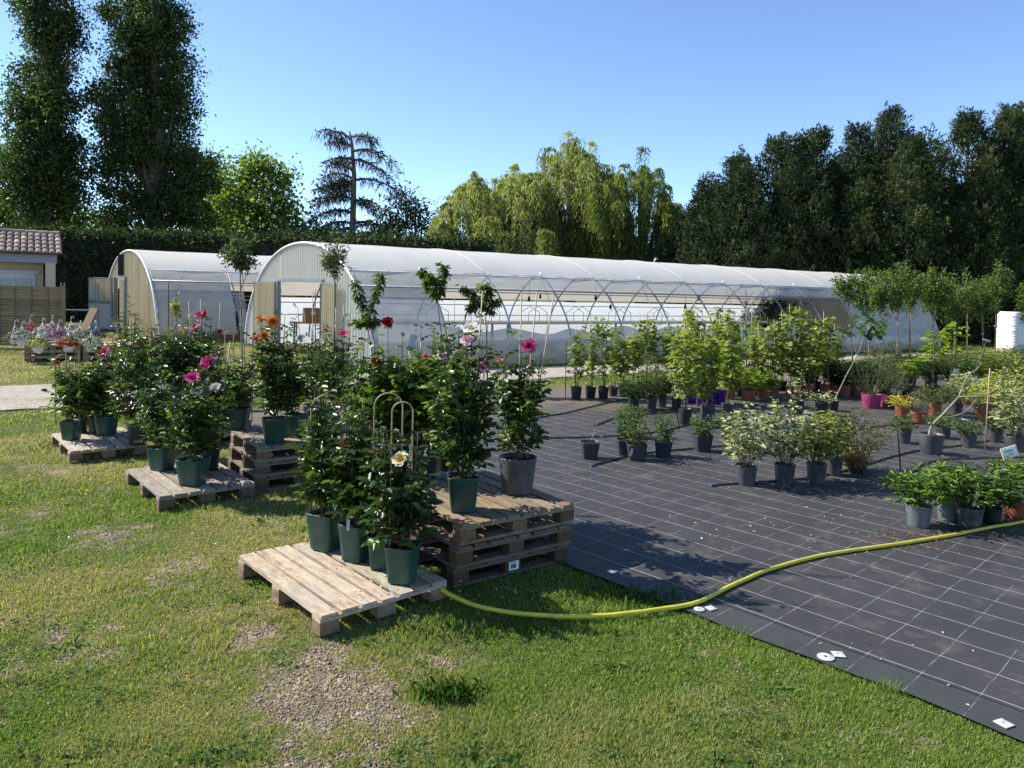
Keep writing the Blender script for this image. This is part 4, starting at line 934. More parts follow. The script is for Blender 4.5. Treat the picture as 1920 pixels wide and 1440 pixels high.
def shrub(L, S, rng, z0, z1, r, n_stem, n_node, ll, pal, k=5, asp=.62, low=.18, shape='vase', off=(0, 0), sr=.004, side=.16, droop=.15, tops=None):
    """stems from the pot with leafy side shoots; shape sets how wide the stems spread with height"""
    h = z1-z0; n_node = int(n_node*DENS)
    for i in range(n_stem):
        a = 2*PI*(i+rng.uniform(-.4, .4))/n_stem; u = math.sqrt(rng.uniform(.05, 1)); zz = z0+h*(rng.uniform(.74, 1.04) if shape != 'globe' else (1-.42*u**2)*rng.uniform(.9, 1.06))
        if i == 0: zz = z1; u = .25
        rr = r*u*(1.0 if shape != 'column' else .75)
        A = Vector((rng.uniform(-.03, .03), rng.uniform(-.03, .03), z0-.02)); Cc = Vector((off[0]+rr*math.cos(a), off[1]+rr*math.sin(a), zz))
        B_ = A.lerp(Cc, .5)+Vector((math.cos(a), math.sin(a), 0))*r*(.42 if shape in ('globe', 'vase') else .2)
        pts = bez(A, B_, Cc); S.tube(pts, [sr*(1.3-.9*j/8) for j in range(9)], 5, None, False)
        for j in range(n_node):
            t = low+(1-low)*(j+rng.random())/n_node; x = t*8; i0 = min(int(x), 7); p = pts[i0].lerp(pts[i0+1], x-i0)
            an = rng.uniform(0, 2*PI); o = Vector((math.cos(an), math.sin(an), rng.uniform(-.1, .7))); sl = side*rng.uniform(.2, 1.0)*(1.15-.5*t)
            if shape == 'globe': o = (o+Vector((p.x-off[0], p.y-off[1], 0)).normalized()*.5) if p.length > 0 else o
            e = p+o.normalized()*sl*r/.22*.9 if shape != 'column' else p+o.normalized()*sl
            leaflets(L, rng, e, o+Vector((0, 0, .1)), ll, pal, k, asp, droop)
            if rng.random() < .55: leaflets(L, rng, p.lerp(e, .5), Vector((o.y, -o.x, .4)), ll*.9, pal, k, asp, droop)
# ---- rose flowers
FC = {'pink': ((.72,.10,.30),(.50,.03,.14)), 'hot': ((.70,.06,.24),(.55,.02,.12)), 'blush': ((.86,.52,.60),(.72,.20,.34)), 'palepink': ((.85,.60,.64),(.80,.42,.50)), 'white': ((.82,.80,.72),(.74,.70,.55)),
      'cream': ((.84,.80,.58),(.72,.50,.08)), 'lemon': ((.84,.80,.62),(.74,.56,.12)), 'red': ((.26,.012,.03),(.14,.004,.015)), 'rosered': ((.55,.05,.08),(.35,.02,.04)), 'orange': ((.82,.30,.05),(.72,.16,.02)), 'coral': ((.80,.28,.18),(.70,.15,.10)),
      'lilac': ((.78,.60,.72),(.40,.06,.22)), 'faded': ((.62,.52,.26),(.45,.28,.05)), 'brown': ((.24,.05,.025),(.12,.03,.02)), 'bud': ((.30,.27,.18),(.22,.24,.1))}
def petals_mesh(R_, c_out, c_in, rng, n=24, flat=.0, openness=1.0):
    V, Fq, Cl = [], [], []
    for k in range(n):
        f = (k+.5)/n; a = k*2.39996+rng.uniform(-.2, .2); l = R_*(.55+.55*f); w = R_*(.42+.50*f); t0 = .12+1.12*f*openness+rng.uniform(-.1, .1)
        col = np.array(c_in)*(1-f)+np.array(c_out)*f; col = col*rng.uniform(.88, 1.1); o = len(V); ca, sa = math.cos(a), math.sin(a)
        for i in range(4):
            v = i/3; tilt = t0*(.35+.8*v); rad_ = l*math.sin(min(tilt, 1.75))*v; z = l*math.cos(min(tilt, 1.75))*v*(1-flat*.5)-R_*.15
            ww = w*(.35+.75*math.sin(PI*min(v*.62+.1, 1)))
            for u in (-1, -.33, .33, 1):
                rr = rad_-abs(u)*abs(u)*R_*.12*(1-f)+.02*R_; x, y = rr, u*ww*.5
                zz = z+(abs(u)**2)*R_*.10+rng.uniform(-.03, .03)*R_*v-(R_*.10*f if i == 3 else 0)
                V.append((x*ca-y*sa, x*sa+y*ca, zz)); Cl.append(tuple(col*(1.0 if v > .3 else .8)))
        for i in range(3):
            for u in range(3): q = o+i*4+u; Fq.append((q, q+1, q+5, q+4))
    return np.array(V), np.array(Fq), np.clip(np.array(Cl), 0, .9)
def flower(root, rng, p, R_, kind, tiltv=None, S=None, fromz=None, stemlen=None):
    co, ci = FC[kind]; bud = kind == 'bud' or R_ < .016
    V, Fq, Cl = petals_mesh(R_, co, ci, rng, 8 if R_ < .013 else (14 if R_ < .02 else 26), 0, .55 if bud or kind == 'coral' else (1.35 if kind == 'faded' else .68))
    o = link('flower', mesh_np('flower', V, Fq, Cl, True), M['petal'], root, p)
    tv = tiltv or (rng.uniform(-.5, .5), rng.uniform(-1.1, -.35), rng.uniform(.5, 1)); o.rotation_euler = Vector(tv).to_track_quat('Z', 'Y').to_euler()
    return o
def hoop_stake(root, pts, r=.0055):
    b = MB(); b.tube(pts, r, 6); return b.build('hoop_stake', M['bamboo'], root, True)
def arch_pts(x0, x1, y, zb, zt):
    w = (x1-x0)/2; c = (x0+x1)/2; pts = [(x0, y, zb), (x0, y, (zb+zt-w)/2), (x0, y, zt-w)]
    for i in range(1, 10): a = PI-PI*i/10; pts.append((c+w*math.cos(a), y+.01*math.sin(a*2), zt-w+w*math.sin(a)))
    return pts+[(x1, y, zt-w), (x1, y, (zb+zt-w)/2), (x1, y, zb)]
def rose(label, cx, by, ty, pw, z0, ftop, hw, flowers=(), hoops=(), canes=(), kind='sq', mat='green_plastic', pal='rose', nst=9, nn=13, ll=.072, rz=None, fx=0, seed=1, grp='potted roses on the pallets', tags=(), low=.15, tall=()):
    rng = random.Random(seed); g = G(cx, by, z0); r = pw/2*scale_at(g[1]); dirv = np.array([g[0], g[1], 0])/math.hypot(g[0], g[1])
    g = g+dirv*r*.9; Yp = g[1]; mp = scale_at(Yp); h = (by-ty)*scale_at(Yp)*1.04+.0
    root = thing('potted_rose', label, 'rose', g, 0, grp)
    p = pot(root, kind, r, h, M[mat], rng); p.rotation_euler = (0, 0, rz if rz is not None else rng.uniform(-.5, .5))
    zt = AT(cx, ftop, Yp)[2]-g[2]; L = Leaves(); S = MB()
    shrub(L, S, rng, h*.85, zt, hw*mp*.86, max(6, int(nst*.85)), int(nn*.68), ll, pal, 5, .64, low, 'vase', (fx*mp, 0))
    def loc(px, py, dy=0.0): q = AT(px, py, Yp+dy); return Vector((q[0]-g[0], dy, q[2]-g[2]))
    for (px, py, rp, k) in flowers:
        dy = rng.uniform(-.6, .1)*hw*mp*.6; q = loc(px, py, dy); R_ = rp*scale_at(Yp)*1.22; flower(root, rng, q, R_, k)
        low_ = Vector((q.x*.55, q.y*.5, max(h, min(q.z*.55, zt*.6)))); pts = bez(low_, Vector((q.x*.9, q.y*.8, (low_.z+q.z)/2)), q-Vector((0, 0, R_*.2)), 6)
        S.tube(pts, .0028, 5)
        for j in (2, 3, 4): 
            if rng.random() < .8: leaflets(L, rng, pts[j], (rng.uniform(-1, 1), rng.uniform(-1, .3), .2), ll*.9, pal, 3, .62)
        for j in range(5):
            a = j*1.256; L.add(tuple(q-Vector((0, 0, R_*.28))), (math.cos(a), math.sin(a), -.5), (0, 0, 1), R_*.8, R_*.3, (.05, .09, .02))
    for (px, top_) in list(tall)+[(cx+fx+rng.uniform(-.7, .7)*hw, ftop-rng.uniform(0, .42)*(by-ftop)*.75) for _ in range(9)]:
        q = loc(px, top_, rng.uniform(-.06, .06)); A = Vector((q.x*.5, 0, zt*.5)); pts = bez(A, Vector((q.x*.9, 0, (A.z+q.z)/2)), q, 8); S.tube(pts, .003, 5)
        for j in range(1, 9):
            an = rng.uniform(0, 6.28); leaflets(L, rng, pts[j], (math.cos(an), math.sin(an), .3), ll*.85, pal, 5 if j < 7 else 3, .6)
    S.build('stems', M['stem'], root, True); L.build('foliage', 'oval', M['rose_leaf'], root, True)
    for (x0, x1, tp) in hoops:
        q0, q1 = loc(x0, tp), loc(x1, tp); hoop_stake(root, arch_pts(q0.x, q1.x, -.03, h*.8, q0.z))
    for (xt, yt, xb) in canes:
        q = loc(xt, yt, .02); qb = loc(xb, by, .02); b = MB(); b.tube([(qb.x, .0, h*.8), tuple(q)], .0055, 6); b.build('cane', M['bamboo'], root, True)
    for (px, py, w_, h_) in tags:
        q = loc(px, py, -r*.9); b = MB(); b.box((q.x, q.y, q.z), (w_*mp, .003, h_*mp), .3); b.build('plant_label', M['tag_white'], root)
    return root, g, mp, loc, h
zA, zB = .147-.025, .277+.147
ZL = .127; ZS = .425
# ---- front low pallet
rose('front rose bush with one small white bloom in the leftmost green pot', 612, 1036, 970, 66, ZL, 795, 46, [(619,806,9,'white'), (596,868,4,'bud')], [(586,646,738)], seed=1, pal='rose', nst=11, nn=14, fx=-6)
rose('rose with a hanging faded yellow bloom in the green pot second from left', 667, 1057, 990, 58, ZL, 818, 38, [(690,892,8,'faded')], [], [(652,900,655)], seed=2, pal='rose_red', nst=9, nn=12, tags=[(653,985,6,20)], fx=4)
rose('rose in the paler green pot squeezed behind the frontmost pot', 712, 1070, 1008, 52, ZL, 860, 36, [], [(704,757,735)], seed=3, nst=8, nn=12)
rose('frontmost rose with a big cream yellow bloom in a green pot', 754, 1099, 1032, 66, ZL, 880, 52, [(752,864,15,'cream'), (800,905,5,'brown')], [(737,776,752)], seed=4, pal='rose_red', nst=11, nn=14, fx=-6)
# ---- tall front stack
rose('tall rose with white and pink blooms in the green pot on the front stack', 867, 964, 900, 66, ZS, 690, 56, [(884,617,13,'white'), (877,641,12,'palepink'), (910,688,14,'blush'), (846,705,4,'white')], [(848,884,655)], [(905,545,880)], seed=5, nst=14, nn=17, rz=.12, tall=[(915,600),(905,640)], fx=-4)
rose('rose with one bright pink bloom in the big grey round pot', 969, 931, 866, 74, ZS, 700, 46, [(992,650,13,'pink'), (939,678,6,'coral'), (976,660,3,'bud')], [], [(978,548,968), (1007,547,975), (1039,551,985)], 'rd', 'grey_plastic', seed=6, nst=11, nn=13, fx=4, tall=[(1015,660),(985,665),(940,690)])
rose('rose with a creamy lemon bloom in the black pot behind the frontmost rose', 796, 900, 838, 56, ZS, 680, 58, [(803,722,14,'lemon'), (799,669,5,'hot'), (832,672,10,'lilac')], [(836,876,664)], [(789,640,790)], 'rd', 'black_plastic', seed=7, pal='rose_new', nst=17, nn=17, ll=.07)
rose('rose with one dark red bloom standing high on a bare stem', 742, 900, 846, 50, ZS, 690, 54, [(727,607,11,'red'), (755,628,4,'bud'), (731,690,5,'rosered')], [(700,750,668)], [], 'rd', 'black_plastic', seed=8, pal='rose_new', nst=16, nn=16, ll=.07, tall=[(735,690)])
rose('rose with coral buds and light green leaves at the back of the front stack', 694, 897, 845, 46, ZS, 700, 50, [(727,745,8,'coral'), (708,682,12,'brown'), (711,732,4,'orange')], [(664,684,742)], [], 'rd', 'black_plastic', seed=9, pal='rose_new', nst=15, nn=16, ll=.07)
rose('leafy rose without blooms behind the tall white and pink rose', 838, 885, 838, 46, ZS, 665, 48, [(918,716,3,'bud')], [], [(765,655,820)], 'rd', 'black_plastic', seed=10, nst=16, nn=17)
# ---- middle low pallet and stack
rose('rose without blooms in the left green pot on the middle low pallet', 304, 884, 843, 46, ZL, 735, 42, [], [], seed=11, pal='rose_red', nst=10, nn=13, fx=-6)
rose('rose with pink and white blooms in the front green pot on the middle low pallet', 362, 913, 866, 54, ZL, 752, 48, [(361,712,13,'pink'), (374,734,8,'white'), (404,728,9,'white')], [], seed=12, nst=12, nn=14, fx=-4)
rose('rose with a broad pink bloom in the dark pot behind the middle low pallet', 393, 884, 846, 38, ZL, 700, 36, [(393,682,14,'pink')], [], [(432,640,405)], 'rd', 'black_plastic', seed=13, nst=9, nn=12)
rose('rose under a tall narrow hoop in the left green pot on the middle stack', 445, 807, 769, 48, ZS, 700, 36, [], [(424,440,620)], seed=14, pal='rose_new', nst=9, nn=11)
rose('rose with several orange blooms in the green pot on the middle stack', 514, 832, 789, 48, ZS, 645, 40, [(511,605,11,'orange'), (488,599,7,'orange'), (495,631,8,'orange'), (481,638,7,'coral'), (481,664,5,'faded')], [(476,524,610)], seed=15, nst=13, nn=15)
rose('rose under a narrow hoop in the right green pot on the middle stack', 551, 821, 781, 42, ZS, 705, 26, [], [(540,552,617)], seed=16, nst=7, nn=10)
rose('big bushy rose with two tall canes in the left of two grey round pots', 598, 806, 764, 60, ZS, 655, 44, [(562,634,7,'white'), (611,620,4,'rosered')], [], [(586,545,588), (591,540,592)], 'rd', 'grey_plastic', seed=17, nst=13, nn=14, tall=[(558,575),(548,600)], ll=.052)
rose('dark bushy rose with one crimson bloom in the right of two grey round pots', 630, 817, 770, 56, ZS, 640, 42, [(645,627,8,'hot'), (626,614,4,'palepink')], [], [(656,575,650), (644,572,645), (630,577,632)], 'rd', 'grey_plastic', seed=18, nst=13, nn=14, pal='rose', ll=.052)
# ---- far left low pallet and its stack
rose('small rose with one red bloom at its left in the leftmost green pot of all', 134, 826, 792, 34, ZL, 705, 36, [(107,682,6,'rosered')], [(107,133,664), (127,151,652)], seed=19, pal='rose_new', nst=10, nn=12)
rose('rose with one magenta bloom in the green pot on the far left low pallet', 200, 818, 783, 36, ZL, 682, 34, [(196,663,10,'hot')], [], seed=20, nst=11, nn=14)
rose('rose in a dark pot behind the leftmost green pot', 150, 812, 782, 30, ZL, 720, 26, [], [], (), 'rd', 'black_plastic', seed=21, nst=7, nn=10)
rose('rose in a black pot between the two green pots of the far left pallet', 180, 814, 784, 30, ZL, 720, 24, [], [], (), 'rd', 'black_plastic', seed=22, nst=7, nn=10)
rose('large leafy rose in the gap between the far left and the middle pallets', 258, 836, 800, 36, ZL, 650, 46, [(292,669,5,'rosered')], [(240,256,662)], (), 'rd', 'black_plastic', seed=23, nst=14, nn=16, fx=0)
rose('pale green climbing rose reaching highest at the left in front of the left greenhouse', 232, 778, 745, 32, ZS-.14, 632, 36, [(223,612,6,'lilac'), (261,646,6,'orange')], [], (), 'rd', 'black_plastic', seed=24, pal='rose_new', nst=10, nn=12, tall=[(243,556),(232,570),(258,590)], ll=.06)
rose('rose in the left green pot on the far left stack', 308, 770, 735, 34, ZS-.14, 640, 38, [(317,662,5,'rosered')], [(285,295,614)], seed=25, nst=12, nn=13)
rose('rose in the right green pot on the far left stack', 338, 768, 734, 34, ZS-.14, 650, 36, [(346,618,5,'faded')], [], seed=26, pal='rose_red', nst=12, nn=13)
rose('tall dark rose topped by a cluster of three rosy red blooms', 380, 762, 728, 36, ZS-.14, 640, 38, [(374,592,8,'pink'), (385,590,8,'rosered'), (368,616,8,'pink'), (412,623,5,'rosered'), (318,668,4,'rosered')], [], [(376,560,378), (354,565,362), (413,568,408)], 'rd', 'black_plastic', seed=27, pal='rose_red', nst=12, nn=13, tall=[(395,600),(378,600)])
rose('rose bush with small orange blooms at the back left, before the hanging baskets', 275, 752, 722, 30, .0, 648, 34, [(285,645,4,'orange'), (320,620,4,'orange')], [], (), 'rd', 'black_plastic', seed=28, pal='rose_new', nst=10, nn=12)
rose('bushy rose farthest back in front of the left greenhouse film', 345, 748, 720, 30, .0, 628, 38, [(338,620,3,'orange')], [], (), 'rd', 'black_plastic', seed=29, pal='rose', nst=11, nn=12)

# ---- generic nursery plant
def plant(name, cat, label, cx, by, ty, pw, ftop, hw, pal='green', k=1, ll=.05, asp=.6, tmpl='oval', nst=8, nn=14, shape='vase', kind='rd', mat='grey_plastic', cane=None, grp='potted shrubs on the black sheet', seed=1, z0=0.0, tilt=0.0, lmat='soft_leaf', tag_=None, fx=0, low=.15, zb=None, side=.16, sr=.004, droop=.15, tags=()):
    rng = random.Random(seed*7+3); g = G(cx, by, z0); r = pw/2*scale_at(g[1]); dirv = np.array([g[0], g[1], 0])/math.hypot(g[0], g[1]); g = g+dirv*r*.9; Yp = g[1]; mp = scale_at(Yp); h = (by-ty)*mp*1.03
    root = thing(name, label, cat, g, rng.uniform(-.25, .25), grp); p = pot(root, kind, r, h, M[mat], rng); p.rotation_euler = (tilt*.4, tilt, 0)
    zt = AT(cx, ftop, Yp)[2]-g[2]; L = Leaves(); S = MB()
    if nst: shrub(L, S, rng, h*.85 if zb is None else zb, zt, hw*mp, nst, nn, ll, pal, k, asp, low, shape, (fx*mp, 0), sr, side, droop)
    if S.v: S.build('stems', M['stem'], root, True)
    if L.p: L.build('foliage', tmpl, M[lmat], root)
    if cane:
        b = MB(); q = AT(cane[0], cane[1], Yp); b.tube([(0.02, 0.02, h*.8), (q[0]-g[0], 0.02, q[2]-g[2])], .006, 6); b.build('cane', M['bamboo'], root, True)
    for (px, py, w_, h_, rot, mt) in tags:
        q = AT(px, py, Yp-hw*mp*.8); b = MB(); b.box((0, 0, 0), (w_*mp, .002, h_*mp)); o = b.build('plant_label', M[mt], root, loc=(q[0]-g[0], q[1]-g[1], q[2]-g[2])); o.rotation_euler = (0.1, rot, .2)
    return root, g, mp, L
VN = dict(k=1, ll=.105, asp=.9, tmpl='vine', nst=3, nn=18, shape='column', pal='vine', side=.16, sr=.006, droop=.6, low=.2)
GV = 'young vines in pots'
def vine(label, cx, by, ty, pw, ftop, hw, seed, kind='rd', mat='black_plastic', **kw):
    d = dict(VN); d.update(kw); plant('potted_vine', 'vine', label, cx, by, ty, pw, ftop, hw, kind=kind, mat=mat, grp=GV, seed=seed, cane=(cx, ftop-6), **d)
vine('leftmost potted vine of the far row by the path', 1080, 750, 727, 21, 618, 20, 1, nn=20)
vine('second potted vine from the left in the far row, tallest of the first three', 1107, 748, 726, 21, 592, 18, 2)
vine('third potted vine from the left in the far row, touching the second', 1131, 749, 726, 21, 600, 19, 3)
vine('fourth potted vine in the far row, short and leaning right', 1168, 743, 722, 20, 640, 17, 4, nn=18)
vine('thin vine with leaves only near the top, left of the big cluster', 1200, 738, 718, 18, 590, 15, 5, low=.35)
vine('slender vine with small leaves above the gravel path gap', 1230, 737, 717, 18, 606, 17, 6, low=.3, ll=.09)
vine('large leafy vine in the black round pot of the middle cluster', 1284, 798, 768, 25, 592, 34, 7, nst=5, nn=26)
vine('large leafy vine in the tilted grey square pot of the middle cluster', 1322, 795, 762, 28, 640, 32, 8, 'sq', 'grey_plastic', nst=5, nn=24, tilt=.12)
vine('tallest vine of the middle cluster in a square grey pot', 1363, 786, 758, 24, 584, 28, 9, 'sq', 'grey_plastic', nst=5, nn=26)
vine('vine behind the black round pot, left edge of the middle cluster', 1268, 768, 745, 20, 610, 24, 10, nst=4)
vine('vine in the leftmost purple pot', 1296, 757, 734, 22, 600, 24, 11, 'sq', 'purple_plastic', nst=4)
vine('vine in the purple pot second from the left', 1314, 762, 740, 20, 630, 22, 12, 'sq', 'purple_plastic', nst=4)
vine('vine in the purple pot third from the left', 1334, 757, 735, 19, 610, 22, 13, 'sq', 'purple_plastic', nst=4)
vine('vine in the rightmost purple pot', 1350, 757, 733, 22, 590, 22, 14, 'sq', 'purple_plastic', nst=4)
vine('narrow vine right of the middle cluster by the bare stem tree', 1390, 745, 724, 18, 620, 16, 15, low=.2)
vine('vine with a bamboo cane fan in the middle of the terracotta row', 1422, 742, 720, 18, 612, 26, 16, 'rd', 'terracotta', nst=5)
vine('pale vine in the terracotta pot left of the fig', 1452, 740, 719, 18, 604, 26, 17, 'rd', 'terracotta', nst=5)
vine('big leafy vine in the bright terracotta pot at the row centre', 1481, 742, 725, 18, 575, 28, 18, 'rd', 'terracotta', nst=5, nn=28)
vine('vine with a red label ribbon in a terracotta pot', 1545, 742, 722, 18, 590, 32, 19, 'rd', 'terracotta', nst=5, nn=26, tags=[(1545,655,3,16,-.6,'red_tag')])
vine('vine behind the black standard pot, leaves hanging low', 1515, 745, 724, 18, 600, 30, 20, 'rd', 'terracotta', nst=5, nn=26)
for i, (cx, by, tp, hw, lab) in enumerate([(1150,744,612,14,'slim vine between the third and fourth of the far row'),(1186,741,625,14,'slim vine with pale top right of the short leaning one'),(1213,735,600,14,'thin sapling vine close behind the slender one'),(1252,738,600,16,'slim vine at the left rim of the middle cluster'),(1300,736,575,18,'tall slim vine behind the leftmost purple pot'),(1338,734,582,18,'tall slim vine behind the tilted grey pot'),(1378,735,606,16,'slim vine between the middle cluster and the bare grey sapling'),(1410,734,590,18,'slim vine behind the lime green bushes'),(1440,733,600,18,'slim vine behind the second lime green bush'),(1466,733,588,18,'slim vine just left of the big leafy row centre vine'),(1500,734,580,20,'slim vine just right of the big leafy row centre vine'),(1530,734,600,20,'slim vine beside the red ribbon vine'),(1565,733,610,18,'slim vine under the curved fig leaves')]):
    vine(lab, cx, by, by-19, 18, tp, hw, 140+i, low=.25+.1*(i % 3), nn=20)
BU = dict(shape='globe', nst=20, nn=16)
def bush(label, cx, by, ty, pw, ftop, hw, pal, seed, mat='terracotta', name='potted_shrub', cat='shrub', **kw):
    d = dict(BU); d.update(kw); return plant(name, cat, label, cx, by, ty, pw, ftop, hw, pal, mat=mat, seed=seed, **d)
bush('bright lime green bush in a terracotta pot right of the purple pots', 1402, 752, 732, 26, 690, 34, 'lime', 30, ll=.075, asp=.7)
bush('second lime green bush in terracotta touching the first one', 1430, 748, 728, 22, 700, 24, 'lime', 31, ll=.075, asp=.7)
bush('dark leaved shrub in a terracotta pot beside the white label', 1368, 750, 730, 21, 680, 16, 'dark', 32, tags=[(1365,705,11,9,.2,'tag_white')])
bush('round green bush hanging over a tilted terracotta pot among black pots', 1184, 822, 798, 20, 755, 26, 'green', 33, ll=.035)
bush('large dark bush behind the round green one', 1188, 770, 748, 22, 712, 30, 'dark', 34, 'black_plastic', ll=.06)
bush('bushy green shrub right of the dark bush in a grey pot', 1222, 768, 745, 20, 670, 26, 'green', 35, 'grey_plastic', ll=.05)
bush('second green shrub in a grey pot by the black round pot', 1240, 765, 742, 20, 700, 20, 'green', 36, 'grey_plastic', ll=.05)
sq = dict(kind='sq', mat='grey_plastic')
M['slate_plastic'] = pm('slate_plastic', (.036, .044, .054), (.05, .056, .066), 9, .4, .45, bump=.08, bscale=14)
sm = dict(kind='sq', mat='slate_plastic', k=1, ll=.052, asp=.5, nst=12, nn=10, shape='vase')
# bare twig pot
rt, g, mp, _ = plant('potted_twigs', 'twigs', 'nearly bare twigs in the leftmost small square pot', 1105, 863, 832, 37, 790, 10, nst=0, kind='sq', mat='slate_plastic', seed=40, tags=[(1127,818,5,4,.3,'tag_white')])
b = MB()
for (a, c, d) in [((0, 0, .2), (-.06, 0, .35), (-.10, 0, .50)), ((0, 0, .2), (.05, 0, .3), (.14, .02, .36)), ((0.01, 0, .2), (.06, .0, .35), (.10, -.02, .48)), ((.05, 0, .29), (.11, 0, .28), (.18, 0, .25)), ((.1, 0, .33), (.14, 0, .31), (.2, 0, .2))]: b.tube(bez(Vector(a), Vector(c), Vector(d), 5), [.006, .005, .005, .004, .003, .002], 5)
b.build('twigs', M['pale_bark'], rt, True)
plant('potted_shrub', 'shrub', 'sparse shrub in the rear one of two overlapping square pots', 1171, 856, 827, 34, 775, 18, 'green', seed=41, **sm)
plant('potted_shrub', 'shrub', 'small leafy shrub with a white tag in the front one of two overlapping square pots', 1193, 866, 836, 40, 790, 22, 'green', seed=42, tags=[(1184,848,4,14,.2,'tag_white')], **sm)
plant('potted_shrub', 'shrub', 'small upright shrub in the square pot right of the overlapping pair', 1243, 859, 830, 37, 778, 20, 'green', seed=43, **sm)
plant('potted_shrub', 'shrub', 'small glossy shrub in the wide square pot below the tilted vine pot', 1316, 849, 818, 36, 782, 20, 'green', seed=44, **sm)
plant('potted_shrub', 'shrub', 'small bright shrub in a grey pot left of the variegated bushes', 1366, 838, 811, 28, 776, 20, 'lime', seed=45, kind='sq', mat='grey_plastic', k=1, ll=.034, nst=9, nn=9)
# variegated elaeagnus in front
vr = dict(k=1, ll=.075, asp=.46, nst=18, nn=16, shape='globe', low=.22, lmat='soft_leaf')
plant('variegated_shrub', 'shrub', 'silvery variegated shrub in the leftmost front grey pot', 1398, 913, 876, 41, 758, 42, 'varieg', seed=50, **vr)
plant('variegated_shrub', 'shrub', 'silvery variegated shrub second from left, tallest of the front four', 1470, 910, 874, 40, 742, 42, 'varieg', seed=51, **vr)
plant('variegated_shrub', 'shrub', 'yellow green variegated shrub third in the front grey pots', 1530, 909, 872, 38, 772, 36, 'varieg_y', seed=52, **vr)
plant('variegated_shrub', 'shrub', 'variegated shrub in the grey pot half hidden behind the third', 1562, 894, 858, 34, 778, 34, 'varieg_y', seed=53, mat='grey_plastic', **{**vr, 'nst': 11})
bush('brown drying shrub beside the front variegated row', 1612, 884, 855, 28, 770, 44, 'bronze', 54, 'black_plastic', ll=.05, asp=.35, tags=[(1618,788,4,12,.5,'tag_white')])
bush('low heap of dry straw coloured leaves at the foot of the brown shrub', 1600, 889, 874, 22, 842, 24, 'straw', 55, 'black_plastic', ll=.05, low=.02)
# second line: black standards, pink pots, euonymus
plant('potted_shrub', 'shrub', 'thin stemmed plant in the round black pot behind the variegated bushes', 1495, 779, 752, 23, 690, 18, 'varieg', seed=56, mat='black_plastic', nst=5, nn=10)
plant('potted_shrub', 'shrub', 'white edged trailing plant in the second round black pot', 1540, 780, 752, 25, 735, 28, 'varieg', seed=57, mat='black_plastic', nst=8, nn=10, shape='globe')
bush('airy golden brown shrub in the upright pink pot', 1633, 767, 741, 37, 655, 50, 'olive', 58, 'pink_plastic', ll=.035, asp=.35, nst=22, nn=18)
plant('empty_pot', 'pot', 'tilted pink pot leaning behind the upright pink one', 1656, 764, 742, 24, 742, 5, nst=0, mat='pink_plastic', seed=59, tilt=.25)
bush('airy shrub in the dark grey pot right of the pink pots', 1675, 766, 744, 30, 660, 42, 'olive', 60, 'grey_plastic', ll=.035, asp=.35, nst=18, nn=16)
bush('bright golden yellow little bush in a terracotta pot', 1691, 784, 763, 27, 740, 24, 'yellow', 61, ll=.035, asp=.6, nst=18, nn=12)
bush('dark fine leaved bush in a terracotta pot right of the yellow one', 1722, 796, 773, 30, 748, 26, 'dark', 62, ll=.03, asp=.5, nst=16, nn=12)
bush('cream and bronze variegated bush behind the dark one', 1752, 780, 756, 24, 722, 32, 'varieg_y', 63, ll=.045)
bush('pale yellow variegated bush in a terracotta pot at the right', 1842, 788, 765, 30, 708, 36, 'pale_yellow', 64, ll=.05)
bush('large cream variegated bush at the right edge', 1898, 790, 768, 30, 680, 40, 'pale_yellow', 65, ll=.055)
bush('silver leaved bush in a grey pot behind the leaning fig', 1792, 776, 756, 24, 718, 26, 'sage', 66, 'grey_plastic', ll=.06, asp=.3)
# right near group
sg = dict(kind='rd', mat='grey_plastic', k=1, ll=.05, asp=.5, nst=14, nn=10, shape='globe')
plant('potted_shrub', 'shrub', 'small round green shrub beside the thin black post', 1694, 833, 807, 27, 778, 22, 'green', seed=70, **sg)
plant('potted_shrub', 'shrub', 'small green shrub in a grey pot right behind the leaning fig', 1768, 824, 803, 27, 776, 24, 'green', seed=71, **sg)
plant('potted_shrub', 'shrub', 'small green shrub in a grey pot right of the leaning fig', 1815, 840, 817, 29, 786, 22, 'green', seed=72, **sg)
plant('potted_shrub', 'shrub', 'small dark shrub in a grey pot near the handwritten sign', 1865, 831, 808, 28, 772, 20, 'dark', seed=73, **sg)
plant('variegated_shrub', 'shrub', 'silvery variegated shrub at the right edge above the sign', 1903, 849, 820, 38, 706, 36, 'varieg', seed=74, mat='grey_plastic', **vr)
plant('empty_pot', 'pot', 'empty bluish grey square pot behind the small green shrubs', 1798, 814, 788, 30, 786, 4, nst=0, kind='sq', mat='pale_grey_plastic', seed=75)
# leaning fig
rt, g, mp, _ = plant('leaning_fig', 'fig tree', 'leaning pale trunk fig with bare branches in a round grey pot', 1745, 854, 817, 45, 800, 5, nst=0, seed=76)
b = MB(); Lf = Leaves(); rng = random.Random(3)
def lf(px, py, dy=0): p = AT(px, py, g[1]+dy); return Vector((p[0]-g[0], dy, p[2]-g[2]))
rt.rotation_euler = (0, 0, 0)
def limb(pp, r0, r1, n=None):
    P = [lf(*p) for p in pp]; b.tube([Vector(q) for q in spline(P, 5)], list(np.linspace(r0, r1, (len(P)-1)*5+1)), 7)
limb([(1741,822,0),(1748,798,0),(1770,775,-.05),(1798,744,-.1)], .020, .012)
limb([(1798,744,-.1),(1815,705,-.1),(1832,692,-.1),(1840,678,-.1)], .009, .004); limb([(1798,744,-.1),(1840,742,-.2),(1870,728,-.2),(1880,705,-.2)], .012, .004)
